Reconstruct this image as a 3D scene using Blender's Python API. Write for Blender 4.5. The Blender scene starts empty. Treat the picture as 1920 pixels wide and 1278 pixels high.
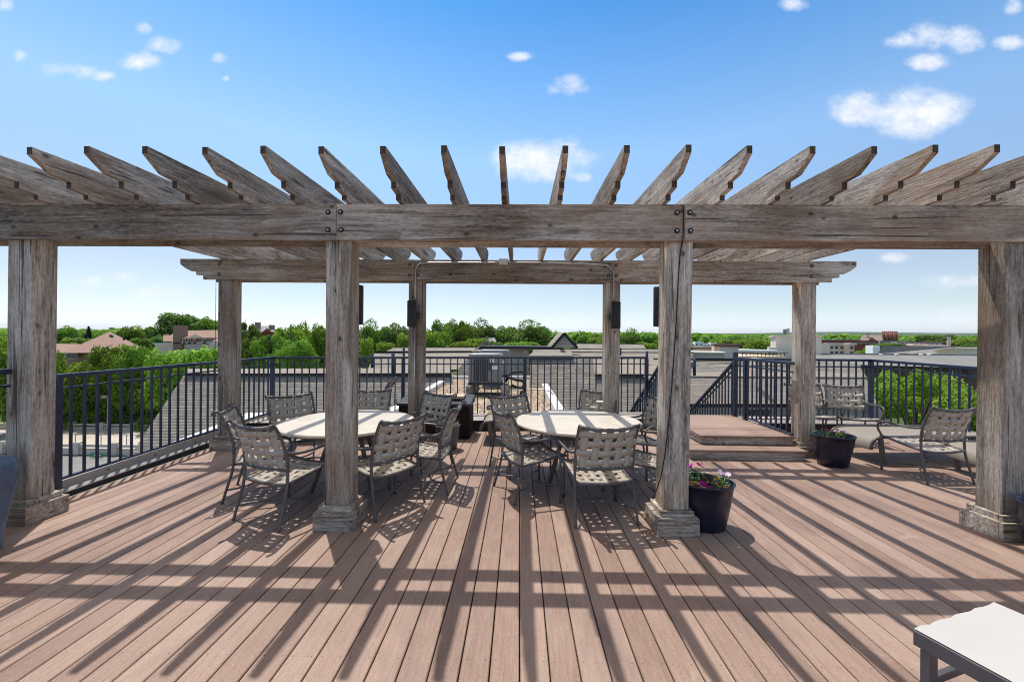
import bpy, math, random
from mathutils import Vector, Matrix
random.seed(7)
R = math.radians
S = bpy.context.scene
C = S.collection

# ------------------------------------------------------------------ camera
F, EYE, YAW, ROLL, HY = 770.0, 1.5, R(1.05), R(0.42), 637.0
cr, sr, cyw, syw = math.cos(ROLL), math.sin(ROLL), math.cos(YAW), math.sin(YAW)
def ray(px, py):
    u, v = px - 960.0, py - HY
    u, v = cr*u + sr*v, -sr*u + cr*v
    x, y, z = u/F, 1.0, -v/F
    return Vector((cyw*x - syw*y, syw*x + cyw*y, z))
def at(px, py, Y):
    """world point at distance Y along the deck boards, seen at a photo position"""
    d = ray(px, py)
    return Vector((0, 0, EYE)) + d*(Y/d.y)
cam = bpy.data.cameras.new("camera")
cam.sensor_width = 36.0
cam.lens = F/1920*36
cam.shift_y = (HY-639)/1920
cam.clip_start, cam.clip_end = 0.05, 40000
co = bpy.data.objects.new("camera", cam)
C.objects.link(co)
yawm = Matrix.Rotation(YAW, 3, 'Z')
right, up, fwd = yawm @ Vector((cr, 0, sr)), yawm @ Vector((-sr, 0, cr)), yawm @ Vector((0, 1, 0))
co.matrix_world = Matrix.Translation((0, 0, EYE)) @ Matrix((right, up, -fwd)).transposed().to_4x4()
S.camera = co
TILT = 0.0168                       # the deck drains away from the viewer: level ground climbs in deck space
def G(y): return EYE - 12.0 + TILT*y

# ------------------------------------------------------------------ materials
class NT:
    def __init__(s, name):
        s.m = bpy.data.materials.new(name); s.m.use_nodes = True
        s.t = s.m.node_tree; s.t.nodes.clear()
        s.out = s.n('ShaderNodeOutputMaterial')
        s.b = s.n('ShaderNodeBsdfPrincipled')
        s.l(s.b.outputs[0], s.out.inputs[0])
    def n(s, k, **kw):
        x = s.t.nodes.new(k)
        for a, v in kw.items(): setattr(x, a, v)
        return x
    def l(s, a, b): s.t.links.new(a, b)
    def val(s, sock, v):
        if isinstance(v, bpy.types.NodeSocket): s.l(v, sock)
        else: sock.default_value = v
    def math(s, op, a, b=0.0, c=None):
        x = s.n('ShaderNodeMath', operation=op); s.val(x.inputs[0], a); s.val(x.inputs[1], b)
        if c is not None: s.val(x.inputs[2], c)
        return x.outputs[0]
    def ramp(s, f, *st):
        x = s.n('ShaderNodeValToRGB'); s.val(x.inputs[0], f)
        e = x.color_ramp.elements
        while len(e) < len(st): e.new(0.5)
        for i, (p, c) in enumerate(st):
            e[i].position = p; e[i].color = (*c, 1) if len(c) == 3 else c
        return x.outputs[0]
    def mix(s, f, a, b, mode='MIX'):
        x = s.n('ShaderNodeMix', data_type='RGBA', blend_type=mode); s.val(x.inputs[0], f)
        for k, v in ((6, a), (7, b)): s.val(x.inputs[k], (*v, 1) if isinstance(v, tuple) and len(v) == 3 else v)
        return x.outputs[2]
    def coord(s, kind='Object', scale=(1, 1, 1), rnd=0.0, rot=(0, 0, 0)):
        tc = s.n('ShaderNodeTexCoord'); o = tc.outputs[kind]
        if rnd:
            oi = s.n('ShaderNodeObjectInfo')
            a = s.n('ShaderNodeVectorMath', operation='MULTIPLY_ADD')
            cx = s.n('ShaderNodeCombineXYZ')
            s.l(oi.outputs['Random'], cx.inputs[0]); s.l(oi.outputs['Random'], cx.inputs[1]); s.l(oi.outputs['Random'], cx.inputs[2])
            s.l(cx.outputs[0], a.inputs[0]); a.inputs[1].default_value = (rnd, rnd*1.7, rnd*0.6); s.l(o, a.inputs[2]); o = a.outputs[0]
        mp = s.n('ShaderNodeMapping'); s.l(o, mp.inputs[0]); mp.inputs['Scale'].default_value = scale; mp.inputs['Rotation'].default_value = rot
        return mp.outputs[0]
    def noise(s, vec, scale, detail=4, rough=0.55, dist=0.0):
        x = s.n('ShaderNodeTexNoise'); s.l(vec, x.inputs['Vector'])
        x.inputs['Scale'].default_value = scale; x.inputs['Detail'].default_value = detail
        x.inputs['Roughness'].default_value = rough; x.inputs['Distortion'].default_value = dist
        return x.outputs[0]
    def bump(s, h, strength, dist=0.01):
        x = s.n('ShaderNodeBump'); x.inputs['Strength'].default_value = strength; x.inputs['Distance'].default_value = dist
        s.l(h, x.inputs['Height']); s.l(x.outputs[0], s.b.inputs['Normal'])
    def fin(s, col, rough=0.6, metal=0.0, spec=0.5):
        s.val(s.b.inputs['Base Color'], (*col, 1) if isinstance(col, tuple) and len(col) == 3 else col)
        s.val(s.b.inputs['Roughness'], rough); s.val(s.b.inputs['Metallic'], metal)
        s.b.inputs['Specular IOR Level'].default_value = spec
        return s.m

def plain(name, col, rough=0.6, var=0.15, scale=6.0, metal=0.0, spec=0.4, bump=0.0):
    t = NT(name); v = t.coord(rnd=9)
    n = t.noise(v, scale, 5)
    d = tuple(c*(1-var) for c in col); e = tuple(min(1, c*(1+var)) for c in col)
    c = t.ramp(n, (0.3, d), (0.7, e))
    if bump: t.bump(t.noise(v, scale*8, 3), bump, 0.004)
    return t.fin(c, rough, metal, spec)

def wood(name, axis, dark=(.09, .07, .054), mid=(.37, .315, .262), light=(.75, .685, .60)):
    t = NT(name)
    sc = [9.0, 9.0, 9.0]; sc[axis] = 0.55
    v = t.coord(scale=tuple(sc), rnd=23)
    g = t.noise(v, 1.6, 8, .62, .9)
    fs = [60., 60., 60.]; fs[axis] = 2.2
    fine = t.noise(t.coord(scale=tuple(fs), rnd=31), 1.5, 4, .6, .3)
    bs = [1.6, 1.6, 1.6]; bs[axis] = .8
    big = t.noise(t.coord(scale=tuple(bs), rnd=11), 1.1, 3, .5)
    ms = [75., 75., 75.]; ms[axis] = 22.
    mott = t.noise(t.coord(scale=tuple(ms), rnd=37), 1.0, 5, .7)
    f = t.math('ADD', t.math('MULTIPLY', g, .62), t.math('ADD', t.math('MULTIPLY', fine, .5), t.math('MULTIPLY', big, .55)))
    f = t.math('ADD', f, t.math('MULTIPLY', mott, .55))
    f = t.math('SUBTRACT', f, .615)
    col = t.ramp(f, (.27, dark), (.47, mid), (.72, light))
    # rain stains running over the faces
    ss = [7., 7., 7.]; ss[axis] = 1.6
    st = t.noise(t.coord(scale=tuple(ss), rnd=19), 1.0, 5, .65, 1.0)
    col = t.mix(t.ramp(st, (.52, (0, 0, 0)), (.68, (.72, .72, .72))), col, (.125, .095, .07))
    # warm (less bleached) areas
    warm = t.noise(t.coord(scale=tuple(bs), rnd=5), 1.7, 3, .5)
    col = t.mix(t.ramp(warm, (.47, (0, 0, 0)), (.72, (.6, .6, .6))), col, (.33, .21, .125))
    oi = t.n('ShaderNodeObjectInfo')
    hv = t.n('ShaderNodeHueSaturation'); t.l(col, hv.inputs['Color'])
    t.val(hv.inputs['Value'], t.math('ADD', t.math('MULTIPLY', oi.outputs['Random'], .5), .74)); col = hv.outputs[0]
    # knots
    ks = [6.6, 6.6, 6.6]; ks[axis] = 4.4
    vo = t.n('ShaderNodeTexVoronoi', feature='F1'); t.l(t.coord(scale=tuple(ks), rnd=17), vo.inputs['Vector']); vo.inputs['Scale'].default_value = 1.0
    k = t.ramp(vo.outputs['Distance'], (.0, (1, 1, 1)), (.075, (.95, .95, .95)), (.10, (.35, .35, .35)), (.17, (0, 0, 0)))
    col = t.mix(t.math('MULTIPLY', k, .8), col, (.045, .032, .024))
    # drying cracks along the grain
    cs = [26., 26., 26.]; cs[axis] = .7
    ck = t.noise(t.coord(scale=tuple(cs), rnd=41), 1.3, 2, .5, .2)
    cr_ = t.ramp(ck, (.315, (1, 1, 1)), (.35, (0, 0, 0)))
    col = t.mix(t.math('MULTIPLY', cr_, .75), col, (.03, .023, .018))
    h = t.math('ADD', t.math('ADD', t.math('MULTIPLY', fine, .5), t.math('MULTIPLY', mott, .5)), t.math('SUBTRACT', t.math('MULTIPLY', g, .6), t.math('ADD', t.math('MULTIPLY', cr_, .5), t.math('MULTIPLY', k, .2))))
    t.bump(h, .7, .012)
    return t.fin(col, .82, 0, .25)

M = {}
M['wx'], M['wy'], M['wz'] = wood('weathered_wood_x', 0), wood('weathered_wood_y', 1), wood('weathered_wood_z', 2)

M['cutface'] = plain('dark_cut_face', (.085, .062, .046), .9, .4, 30, bump=.5)

def deckmat(name, axis=0, pitch=.1369, off=.0117):
    t = NT(name); tc = t.n('ShaderNodeTexCoord'); sp = t.n('ShaderNodeSeparateXYZ'); t.l(tc.outputs['Object'], sp.inputs[0])
    k = t.math('FLOOR', t.math('DIVIDE', t.math('SUBTRACT', sp.outputs[axis], off), pitch))
    wn = t.n('ShaderNodeTexWhiteNoise', noise_dimensions='1D'); t.l(k, wn.inputs['W'])
    sc = [60., 60., 60.]; sc[1-axis] = 5.
    st = t.noise(t.coord(scale=tuple(sc)), 1.0, 4, .6)
    sp2 = t.noise(t.coord(scale=(1, .5, 1)), 120, 4, .75)
    bl = t.noise(t.coord(scale=(1, .6, 1)), 1.1, 4, .6)
    f = t.math('ADD', t.math('MULTIPLY', st, .45), t.math('ADD', t.math('MULTIPLY', wn.outputs[0], .22), t.math('MULTIPLY', bl, .52)))
    f = t.math('ADD', f, t.math('SUBTRACT', t.math('MULTIPLY', sp2, .6), .18))
    col = t.ramp(f, (.30, (.145, .09, .069)), (.60, (.278, .183, .142)), (.90, (.41, .295, .237)))
    # pale scuffs and dust
    sc2 = t.noise(t.coord(scale=(1, 1, 1)), 3.3, 7, .7, 1.2)
    col = t.mix(t.ramp(sc2, (.60, (0, 0, 0)), (.74, (.5, .5, .5))), col, (.50, .42, .36))
    dk = t.noise(t.coord(scale=(1, .35, 1)), 2.3, 5, .6, .5)
    col = t.mix(t.ramp(dk, (.30, (.5, .5, .5)), (.47, (0, 0, 0))), col, (.14, .095, .08))
    # screw heads in rows along the joists
    if axis == 0:
        fx = t.math('FRACT', t.math('DIVIDE', t.math('SUBTRACT', sp.outputs[0], off), pitch))
        fx = t.math('ABSOLUTE', t.math('SUBTRACT', t.math('ABSOLUTE', t.math('SUBTRACT', fx, .5)), .32))
        fy = t.math('FRACT', t.math('ADD', t.math('DIVIDE', sp.outputs[1], .44), .13))
        fy = t.math('ABSOLUTE', t.math('SUBTRACT', fy, .5))
        d2 = t.math('ADD', t.math('POWER', t.math('MULTIPLY', fx, pitch), 2.), t.math('POWER', t.math('MULTIPLY', fy, .44), 2.))
        dot = t.math('LESS_THAN', d2, .0035**2)
        col = t.mix(t.math('MULTIPLY', dot, .75), col, (.06, .035, .03))
    t.bump(t.math('ADD', st, t.math('MULTIPLY', sp2, .6)), .22, .004)
    return t.fin(col, t.math('ADD', t.math('MULTIPLY', bl, .25), .48), 0, .4)
M['deck'] = deckmat('deck_board')
M['deck_x'] = deckmat('deck_board_cross', 1)
M['gap'] = plain('deck_underside', (.02, .015, .012), .9)
M['navy'] = plain('navy_metal_paint', (.020, .031, .070), .32, .2, 10, spec=.5)
M['bronze'] = plain('bronze_metal_paint', (.105, .096, .095), .38, .25, 9, spec=.5)
M['strap'] = plain('taupe_vinyl_strap', (.43, .385, .325), .42, .12, 14, spec=.45)
M['sling'] = plain('taupe_sling_fabric', (.28, .25, .215), .7, .06, 30, bump=.15)
M['cream'] = plain('cream_table_top', (.64, .58, .48), .42, .09, 7.0, spec=.45)
M['black'] = plain('black_plastic', (.022, .022, .026), .5, .2, 8)
M['potm'] = plain('navy_black_pot', (.009, .010, .03), .36, .25, 6, spec=.5)
M['steel'] = plain('galvanised_steel', (.5, .5, .5), .38, .15, 20, metal=.7)
M['bolt'] = plain('dark_iron', (.03, .027, .026), .5, .3, 40, metal=.6)
M['boltc'] = plain('bolt_bright_centre', (.42, .40, .38), .4, .3, 40, metal=.6)
M['soil'] = plain('brown_soil', (.11, .055, .028), .95, .5, 40, bump=.6)
M['leafg'] = plain('flower_leaf', (.075, .17, .03), .5, .4, 30)
M['pink'] = plain('pink_petal', (.75, .06, .22), .5, .15, 30)
M['magenta'] = plain('magenta_petal', (.62, .02, .52), .5, .15, 30)
M['yellow'] = plain('yellow_petal', (.85, .58, .02), .5, .15, 30)
M['lilac'] = plain('lilac_petal', (.66, .48, .72), .5, .1, 30)
M['dry'] = plain('dry_leaf', (.28, .13, .05), .8, .4, 30)
M['wicker'] = None
M['white'] = plain('white_sling', (.52, .515, .50), .55, .03, 4)
M['slate'] = plain('slate_metal_paint', (.085, .085, .10), .4, .12, 8, spec=.5)
M['grey'] = plain('grey_membrane', (.27, .28, .30), .5, .15, 5)
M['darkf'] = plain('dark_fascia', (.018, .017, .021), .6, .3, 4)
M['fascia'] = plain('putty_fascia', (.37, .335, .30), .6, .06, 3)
M['whitef'] = plain('white_flashing', (.78, .78, .78), .45, .05, 3)
M['acgrey'] = plain('ac_grey_metal', (.26, .26, .265), .45, .08, 5, metal=.2)
M['acdark'] = plain('ac_dark_louvre', (.045, .048, .058), .5, .1, 5)
M['paper'] = plain('white_sticker', (.8, .8, .8), .6, .03, 5)
M['hose'] = plain('black_foam_hose', (.02, .02, .02), .8, .2, 20)
M['glass'] = plain('dark_window_glass', (.03, .04, .05), .12, .4, .6, spec=.6)
M['siding'] = None
M['tan'] = plain('tan_stucco', (.80, .69, .57), .85, .06, 2)
M['tanw'] = plain('warm_tan_stucco', (.86, .62, .42), .85, .08, 2)
M['grayst'] = plain('grey_beige_stucco', (.66, .60, .52), .85, .06, 2)
M['concrete'] = plain('pale_concrete', (.50, .46, .40), .9, .12, .8)
M['brownc'] = plain('brown_parapet_cap', (.16, .10, .07), .8, .1, 2)
M['whitew'] = plain('white_stucco', (.88, .88, .88), .8, .04, 2)
M['trimw'] = plain('white_trim', (.74, .73, .70), .6, .04, 3)
M['bark'] = plain('tree_bark', (.10, .075, .055), .9, .35, 8, bump=.5)
M['asphalt'] = plain('grey_asphalt', (.22, .22, .22), .9, .15, .5)
M['sign'] = plain('green_sign', (.01, .20, .12), .5, .05, 3)
M['slateroof'] = plain('slate_grey_roof', (.25, .25, .27), .8, .15, 2)
M['redbrick'] = None
M['cover'] = None

def shingle(name, a, b, c, w=.26, h=.115, line=(.035, .032, .03)):
    """shingle courses follow object-space height; butts follow distance along the wall"""
    t = NT(name); tc = t.n('ShaderNodeTexCoord')
    br = t.n('ShaderNodeTexBrick', offset=.5, offset_frequency=2); t.l(tc.outputs['UV'], br.inputs['Vector'])
    br.inputs['Scale'].default_value = 1; br.inputs['Brick Width'].default_value = w; br.inputs['Row Height'].default_value = h
    br.inputs['Mortar Size'].default_value = .003; br.inputs['Mortar Smooth'].default_value = .3
    br.inputs['Bias'].default_value = 0.0
    br.inputs['Color1'].default_value = (*a, 1); br.inputs['Color2'].default_value = (*b, 1); br.inputs['Mortar'].default_value = (*line, 1)
    n = t.noise(t.coord(), 1.7, 6, .7)
    g = t.noise(t.coord(), 45, 2, .6)
    col = t.mix(t.ramp(n, (.4, (0, 0, 0)), (.75, (.55, .55, .55))), br.outputs[0], c)
    col = t.mix(t.ramp(g, (.3, (.35, .35, .35)), (.5, (0, 0, 0))), col, tuple(x*.5 for x in a))
    su = t.n('ShaderNodeSeparateXYZ'); t.l(tc.outputs['UV'], su.inputs[0])
    wob = t.noise(t.coord('UV', scale=(2.2, 9, 1)), 1.0, 3, .6)
    fr = t.math('FRACT', t.math('DIVIDE', su.outputs[1], h))
    ln = t.ramp(t.math('ADD', fr, t.math('MULTIPLY', t.math('SUBTRACT', wob, .5), .25)), (.0, (1, 1, 1)), (.16, (.8, .8, .8)), (.26, (0, 0, 0)))
    if h < 1: col = t.mix(t.math('MULTIPLY', ln, .78), col, line)
    t.bump(fr, .6, .02)
    return t.fin(col, .9, 0, .2)
M['shing'] = shingle('grey_brown_shingles', (.25, .232, .205), (.40, .375, .33), (.33, .30, .26))
M['shinglit'] = shingle('sunlit_tan_shingles', (.30, .265, .23), (.39, .35, .305), (.33, .295, .25), .28, .14, (.12, .105, .09))  # paler copy of the shingles for lit slopes, sunlight put into the colour
M['shingred'] = shingle('rose_brown_shingles', (.34, .225, .185), (.40, .27, .22), (.37, .25, .21), .3, .2, (.24, .16, .13))
M['brick'] = shingle('brown_brick', (.27, .165, .125), (.33, .205, .155), (.30, .19, .14), .25, .08, (.33, .28, .24))
M['redbrick'] = shingle('red_brick', (.30, .062, .04), (.38, .085, .055), (.33, .07, .045), .3, .1, (.28, .13, .10))
M['siding'] = shingle('putty_lap_siding', (.58, .53, .45), (.60, .545, .465), (.57, .52, .44), 30, .16, (.36, .32, .27))
M['wicker'] = shingle('dark_wicker', (.028, .018, .018), (.05, .034, .032), (.035, .024, .024), .03, .05, (.009, .006, .006))
M['metalroof'] = shingle('standing_seam_roof', (.21, .215, .205), (.26, .265, .25), (.24, .245, .23), .45, 40, (.13, .13, .125))

def gravel():
    t = NT('tan_gravel'); v = t.coord()
    vo = t.n('ShaderNodeTexVoronoi', feature='F1'); t.l(v, vo.inputs['Vector']); vo.inputs['Scale'].default_value = 17
    bw = t.n('ShaderNodeRGBToBW'); t.l(vo.outputs['Color'], bw.inputs[0])
    c = t.ramp(bw.outputs[0], (.1, (.13, .09, .06)), (.4, (.42, .32, .22)), (.75, (.60, .49, .36)), (1., (.72, .66, .58)))
    c = t.mix(t.ramp(vo.outputs['Distance'], (.35, (0, 0, 0)), (.7, (.8, .8, .8))), c, (.10, .07, .05))
    t.bump(vo.outputs['Distance'], -.8, .03)
    return t.fin(c, .9)
M['gravel'] = gravel()
def covermat():
    t = NT('blue_grey_vinyl_cover'); v = t.coord()
    n = t.noise(v, 3.5, 5, .6, .8)
    c = t.ramp(n, (.35, (.07, .11, .18)), (.7, (.13, .19, .28)))
    t.bump(n, .5, .05)
    return t.fin(c, .5, 0, .5)
M['cover'] = covermat()

def leafmat(name, a, b, c):
    t = NT(name)
    g = t.n('ShaderNodeNewGeometry'); oi = t.n('ShaderNodeObjectInfo')
    f = t.math('ADD', t.math('MULTIPLY', g.outputs['Random Per Island'], .7), t.math('MULTIPLY', t.noise(t.coord(rnd=13), 1.3, 3), .5))
    col = t.ramp(t.math('SUBTRACT', f, .1), (.1, a), (.5, b), (.95, c))
    hv = t.n('ShaderNodeHueSaturation'); t.l(col, hv.inputs['Color'])
    t.val(hv.inputs['Hue'], t.math('ADD', t.math('MULTIPLY', oi.outputs['Random'], .03), .485))
    t.val(hv.inputs['Value'], t.math('ADD', t.math('MULTIPLY', oi.outputs['Random'], .35), .85))
    col = hv.outputs[0]
    t.fin(col, .55, 0, .25)
    tr = t.n('ShaderNodeBsdfTranslucent'); t.l(col, tr.inputs[0])
    mx = t.n('ShaderNodeMixShader'); mx.inputs[0].default_value = .56
    t.l(t.b.outputs[0], mx.inputs[1]); t.l(tr.outputs[0], mx.inputs[2]); t.l(mx.outputs[0], t.out.inputs[0])
    return t.m
M['leaf'] = leafmat('mid_green_leaves', (.08, .16, .012), (.18, .33, .025), (.32, .48, .06))
M['leafd'] = leafmat('dark_green_leaves', (.055, .13, .012), (.13, .25, .028), (.26, .40, .07))
M['leafl'] = leafmat('bright_green_leaves', (.13, .24, .015), (.26, .43, .035), (.42, .58, .10))
M['leafc'] = leafmat('blue_green_needles', (.014, .04, .022), (.025, .06, .03), (.05, .09, .045))

def groundmat():
    t = NT('grassy_ground'); v = t.coord()
    c = t.ramp(t.noise(v, .03, 6, .65), (.35, (.05, .09, .025)), (.6, (.09, .13, .04)), (.8, (.18, .16, .11)))
    return t.fin(c, .95, 0, .1)
M['ground'] = groundmat()

# ------------------------------------------------------------------ mesh builder
class MB:
    def __init__(s): s.v, s.f, s.uv = [], [], {}
    def quad(s, pts, uv=None):
        i = len(s.v); s.v += [tuple(p) for p in pts]; s.f.append(tuple(range(i, i+len(pts))))
        if uv: s.uv[len(s.f)-1] = uv
        return s
    def slab(s, pts):
        """quad whose uv run in metres: u along the first edge, v up the face"""
        P = [Vector(p) for p in pts]
        e = (P[1]-P[0]).normalized(); n = e.cross(P[-1]-P[0]).normalized(); w = n.cross(e)
        return s.quad(P, [((p-P[0]).dot(e), (p-P[0]).dot(w)) for p in P])
    def box(s, a, b):
        x0, x1 = sorted((a[0], b[0])); y0, y1 = sorted((a[1], b[1])); z0, z1 = sorted((a[2], b[2]))
        i = len(s.v)
        s.v += [(x0, y0, z0), (x1, y0, z0), (x1, y1, z0), (x0, y1, z0), (x0, y0, z1), (x1, y0, z1), (x1, y1, z1), (x0, y1, z1)]
        for f in ((0, 3, 2, 1), (4, 5, 6, 7), (0, 1, 5, 4), (1, 2, 6, 5), (2, 3, 7, 6), (3, 0, 4, 7)):
            s.f.append(tuple(i+k for k in f))
            p = [Vector(s.v[i+k]) for k in f]
            if f[0] == 0 and f[1] == 1 or f == (2, 3, 7, 6): s.uv[len(s.f)-1] = [(q.x, q.z) for q in p]
            elif f in ((1, 2, 6, 5), (3, 0, 4, 7)): s.uv[len(s.f)-1] = [(q.y, q.z) for q in p]
            else: s.uv[len(s.f)-1] = [(q.x, q.y) for q in p]
        return s
    def beam(s, a, b, w, h, upv=(0, 0, 1)):
        """rectangular bar between two points"""
        a, b = Vector(a), Vector(b); d = (b-a).normalized(); u = Vector(upv)
        sd = d.cross(u).normalized()*(w/2); u2 = sd.cross(d).normalized()*(h/2)
        i = len(s.v)
        for p in (a, b):
            for q in (-sd-u2, sd-u2, sd+u2, -sd+u2): s.v.append(tuple(p+q))
        for f in ((0, 1, 2, 3), (7, 6, 5, 4), (0, 4, 5, 1), (1, 5, 6, 2), (2, 6, 7, 3), (3, 7, 4, 0)): s.f.append(tuple(i+k for k in f))
        return s
    def tube(s, pts, r, n=8, smooth=0, cap=True):
        P = [Vector(p) for p in pts]
        if smooth and len(P) > 2:
            Q = []
            for i in range(len(P)-1):
                p0, p1, p2, p3 = P[max(i-1, 0)], P[i], P[i+1], P[min(i+2, len(P)-1)]
                for k in range(smooth):
                    t = k/smooth
                    Q.append(.5*((2*p1)+(-p0+p2)*t+(2*p0-5*p1+4*p2-p3)*t*t+(-p0+3*p1-3*p2+p3)*t**3))
            Q.append(P[-1]); P = Q
        rs = r if isinstance(r, (list, tuple)) else [r]*len(P)
        if len(rs) != len(P): rs = [rs[0]+(rs[-1]-rs[0])*k/(len(P)-1) for k in range(len(P))]
        d0 = (P[1]-P[0]).normalized(); ref = Vector((0, 0, 1)) if abs(d0.z) < .9 else Vector((1, 0, 0))
        i0 = len(s.v); nrm = d0.cross(ref).normalized()
        for k, p in enumerate(P):
            d = (P[min(k+1, len(P)-1)]-P[max(k-1, 0)]).normalized()
            nrm = (nrm-d*nrm.dot(d)).normalized(); bn = d.cross(nrm)
            for j in range(n):
                a = 2*math.pi*j/n; s.v.append(tuple(p+(nrm*math.cos(a)+bn*math.sin(a))*rs[k]))
        for k in range(len(P)-1):
            for j in range(n):
                a, b = i0+k*n+j, i0+k*n+(j+1) % n
                s.f.append((a, b, b+n, a+n))
        if cap:
            s.f.append(tuple(i0+j for j in reversed(range(n)))); s.f.append(tuple(i0+(len(P)-1)*n+j for j in range(n)))
        return s
    def lathe(s, prof, c=(0, 0, 0), n=32, ex=1.0, ey=1.0):
        i0 = len(s.v)
        for (r, z) in prof:
            for j in range(n):
                a = 2*math.pi*j/n; s.v.append((c[0]+r*ex*math.cos(a), c[1]+r*ey*math.sin(a), c[2]+z))
        for k in range(len(prof)-1):
            for j in range(n):
                a, b = i0+k*n+j, i0+k*n+(j+1) % n
                s.f.append((a, b, b+n, a+n))
        return s
    def disc(s, r, c, n=32, ex=1.0, ey=1.0):
        i = len(s.v); s.v += [(c[0]+r*ex*math.cos(2*math.pi*j/n), c[1]+r*ey*math.sin(2*math.pi*j/n), c[2]) for j in range(n)]
        s.f.append(tuple(range(i, i+n))); return s
    def prism(s, prof, x0, x1):
        """profile in (y, z), extruded along x"""
        n = len(prof); i = len(s.v)
        s.v += [(x0, y, z) for y, z in prof]+[(x1, y, z) for y, z in prof]
        s.f.append(tuple(i+k for k in range(n))); s.f.append(tuple(i+n+k for k in reversed(range(n))))
        for k in range(n):
            a, b = i+k, i+(k+1) % n
            s.f.append((a, a+n, b+n, b))
        return s
    def build(s, name, mat, parent=None, smooth=False, bevel=0.0, xf=None):
        me = bpy.data.meshes.new(name)
        me.from_pydata(s.v, [], s.f)
        if s.uv:
            ul = me.uv_layers.new(name='UVMap')
            for p in me.polygons:
                u = s.uv.get(p.index)
                if u:
                    for k, li in enumerate(p.loop_indices): ul.data[li].uv = u[k]
        if smooth: me.polygons.foreach_set('use_smooth', [True]*len(me.polygons))
        me.materials.append(mat)
        o = bpy.data.objects.new(name, me); C.objects.link(o)
        if parent: o.parent = parent
        if bevel:
            b = o.modifiers.new('edge', 'BEVEL'); b.width = bevel; b.segments = 2; b.limit_method = 'ANGLE'; b.angle_limit = R(40)
        me.validate(); me.update()
        return o

def tag(o, label=None, cat=None, group=None, kind=None):
    if label: o['label'] = label
    if cat: o['category'] = cat
    if group: o['group'] = group
    if kind: o['kind'] = kind
    return o
def thing(name, label, cat, loc=(0, 0, 0), rz=0.0, group=None):
    o = bpy.data.objects.new(name, None); C.objects.link(o); o.empty_display_size = .2
    o.location = loc; o.rotation_euler = (0, 0, rz)
    return tag(o, label, cat, group)
def dup(root, loc, rz, label, group=None, scale=None):
    r = root.copy(); C.objects.link(r); r.location = loc; r.rotation_euler = (0, 0, rz); r['label'] = label
    if group: r['group'] = group
    if scale: r.scale = scale
    for ch in root.children:
        c = ch.copy(); C.objects.link(c); c.parent = r
        for g in ch.children:
            d = g.copy(); C.objects.link(d); d.parent = c
    return r

# ------------------------------------------------------------------ deck
PITCH, OFF = .1369, .0117
m = MB()
XL, XR = -4.2, 7.4
k = math.floor((XL-OFF)/PITCH)
while OFF+k*PITCH < XR:
    x0, x1 = OFF+k*PITCH+.0032, OFF+(k+1)*PITCH-.0032
    x0, x1 = max(x0, XL), min(x1, XR)
    if x1-x0 > .01:
        y0, y1 = -3.0, 6.85+.11*max(-3, min(x0, 3))
        # slightly rounded board edges
        i = len(m.v); e = .004
        for y in (y0, y1): m.v += [(x0, y, -.024), (x0, y, -e), (x0+e, y, 0), (x1-e, y, 0), (x1, y, -e), (x1, y, -.024)]
        for a in range(5): m.f.append((i+a, i+a+6, i+a+7, i+a+1))
        m.f.append(tuple(i+a for a in range(6))); m.f.append(tuple(i+6+a for a in reversed(range(6))))
    k += 1
deck = tag(m.build('deck', M['deck']), kind='structure')
tag(MB().box((XL, -3, -.06), (XR, 7.2, -.03)).build('deck_base', M['gap']), kind='structure')

# ------------------------------------------------------------------ pergola
perg = thing('pergola', 'weathered grey timber pergola with notched rafter tails over the deck', 'pergola', (0, 3.3, 0))
PY = 3.3
YF, YB = 3.194, 5.42
ZB, ZT = 2.277, 2.556
W = .195
def loc(mb):                                     # shift world-built geometry into the pergola's own space
    mb.v = [(x, y-PY, z) for x, y, z in mb.v]; return mb
def post(xc, yf, lean=0.0):
    mb = MB(); x0, x1, y0, y1 = xc-W/2, xc+W/2, yf, yf+W
    # eased corners
    e = .007; i = 0
    for z, dx in ((0.0, 0), (.8, lean*.4), (1.6, lean*.8), (ZB+.02, lean)):
        mb.v += [(x0+e+dx, y0, z), (x1-e+dx, y0, z), (x1+dx, y0+e, z), (x1+dx, y1-e, z), (x1-e+dx, y1, z), (x0+e+dx, y1, z), (x0+dx, y1-e, z), (x0+dx, y0+e, z)]
    for r in range(3):
        for j in range(8):
            a, b = r*8+j, r*8+(j+1) % 8; mb.f.append((a, b, b+8, a+8))
    mb.f.append(tuple(range(24, 32)))
    p = loc(mb).build('post', M['wz'], perg)
    for (w, h0, h1, nm) in ((.062, 0, .14, 'base_board'), (.032, 0, .185, 'base_cap')):
        mb = MB(); a, t = w, w-.03
        X0, X1, Y0, Y1 = x0-w, x1+w, y0-w, y1+w
        th = .03
        mb.box((X0, Y0, h0), (X1-.002, Y0+th, h1)).box((X1-th, Y0-.002, h0), (X1, Y1, h1-.003)).box((X0, Y1-th, h0), (X1-th-.002, Y1, h1-.002)).box((X0-.001, Y0+th+.002, h0), (X0+th, Y1-th-.002, h1-.001))
        loc(mb).build(nm, M['wx'], p, bevel=.004)
    return p
FP = (-4.05, -1.445, 1.232, 3.828)
BP = (-3.97, -1.389, 1.232, 3.795)
for x, l in zip(FP, (.018, .0, .02, .01)): post(x, YF+.04, l)
for x in BP: post(x, YB+.04)

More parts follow.
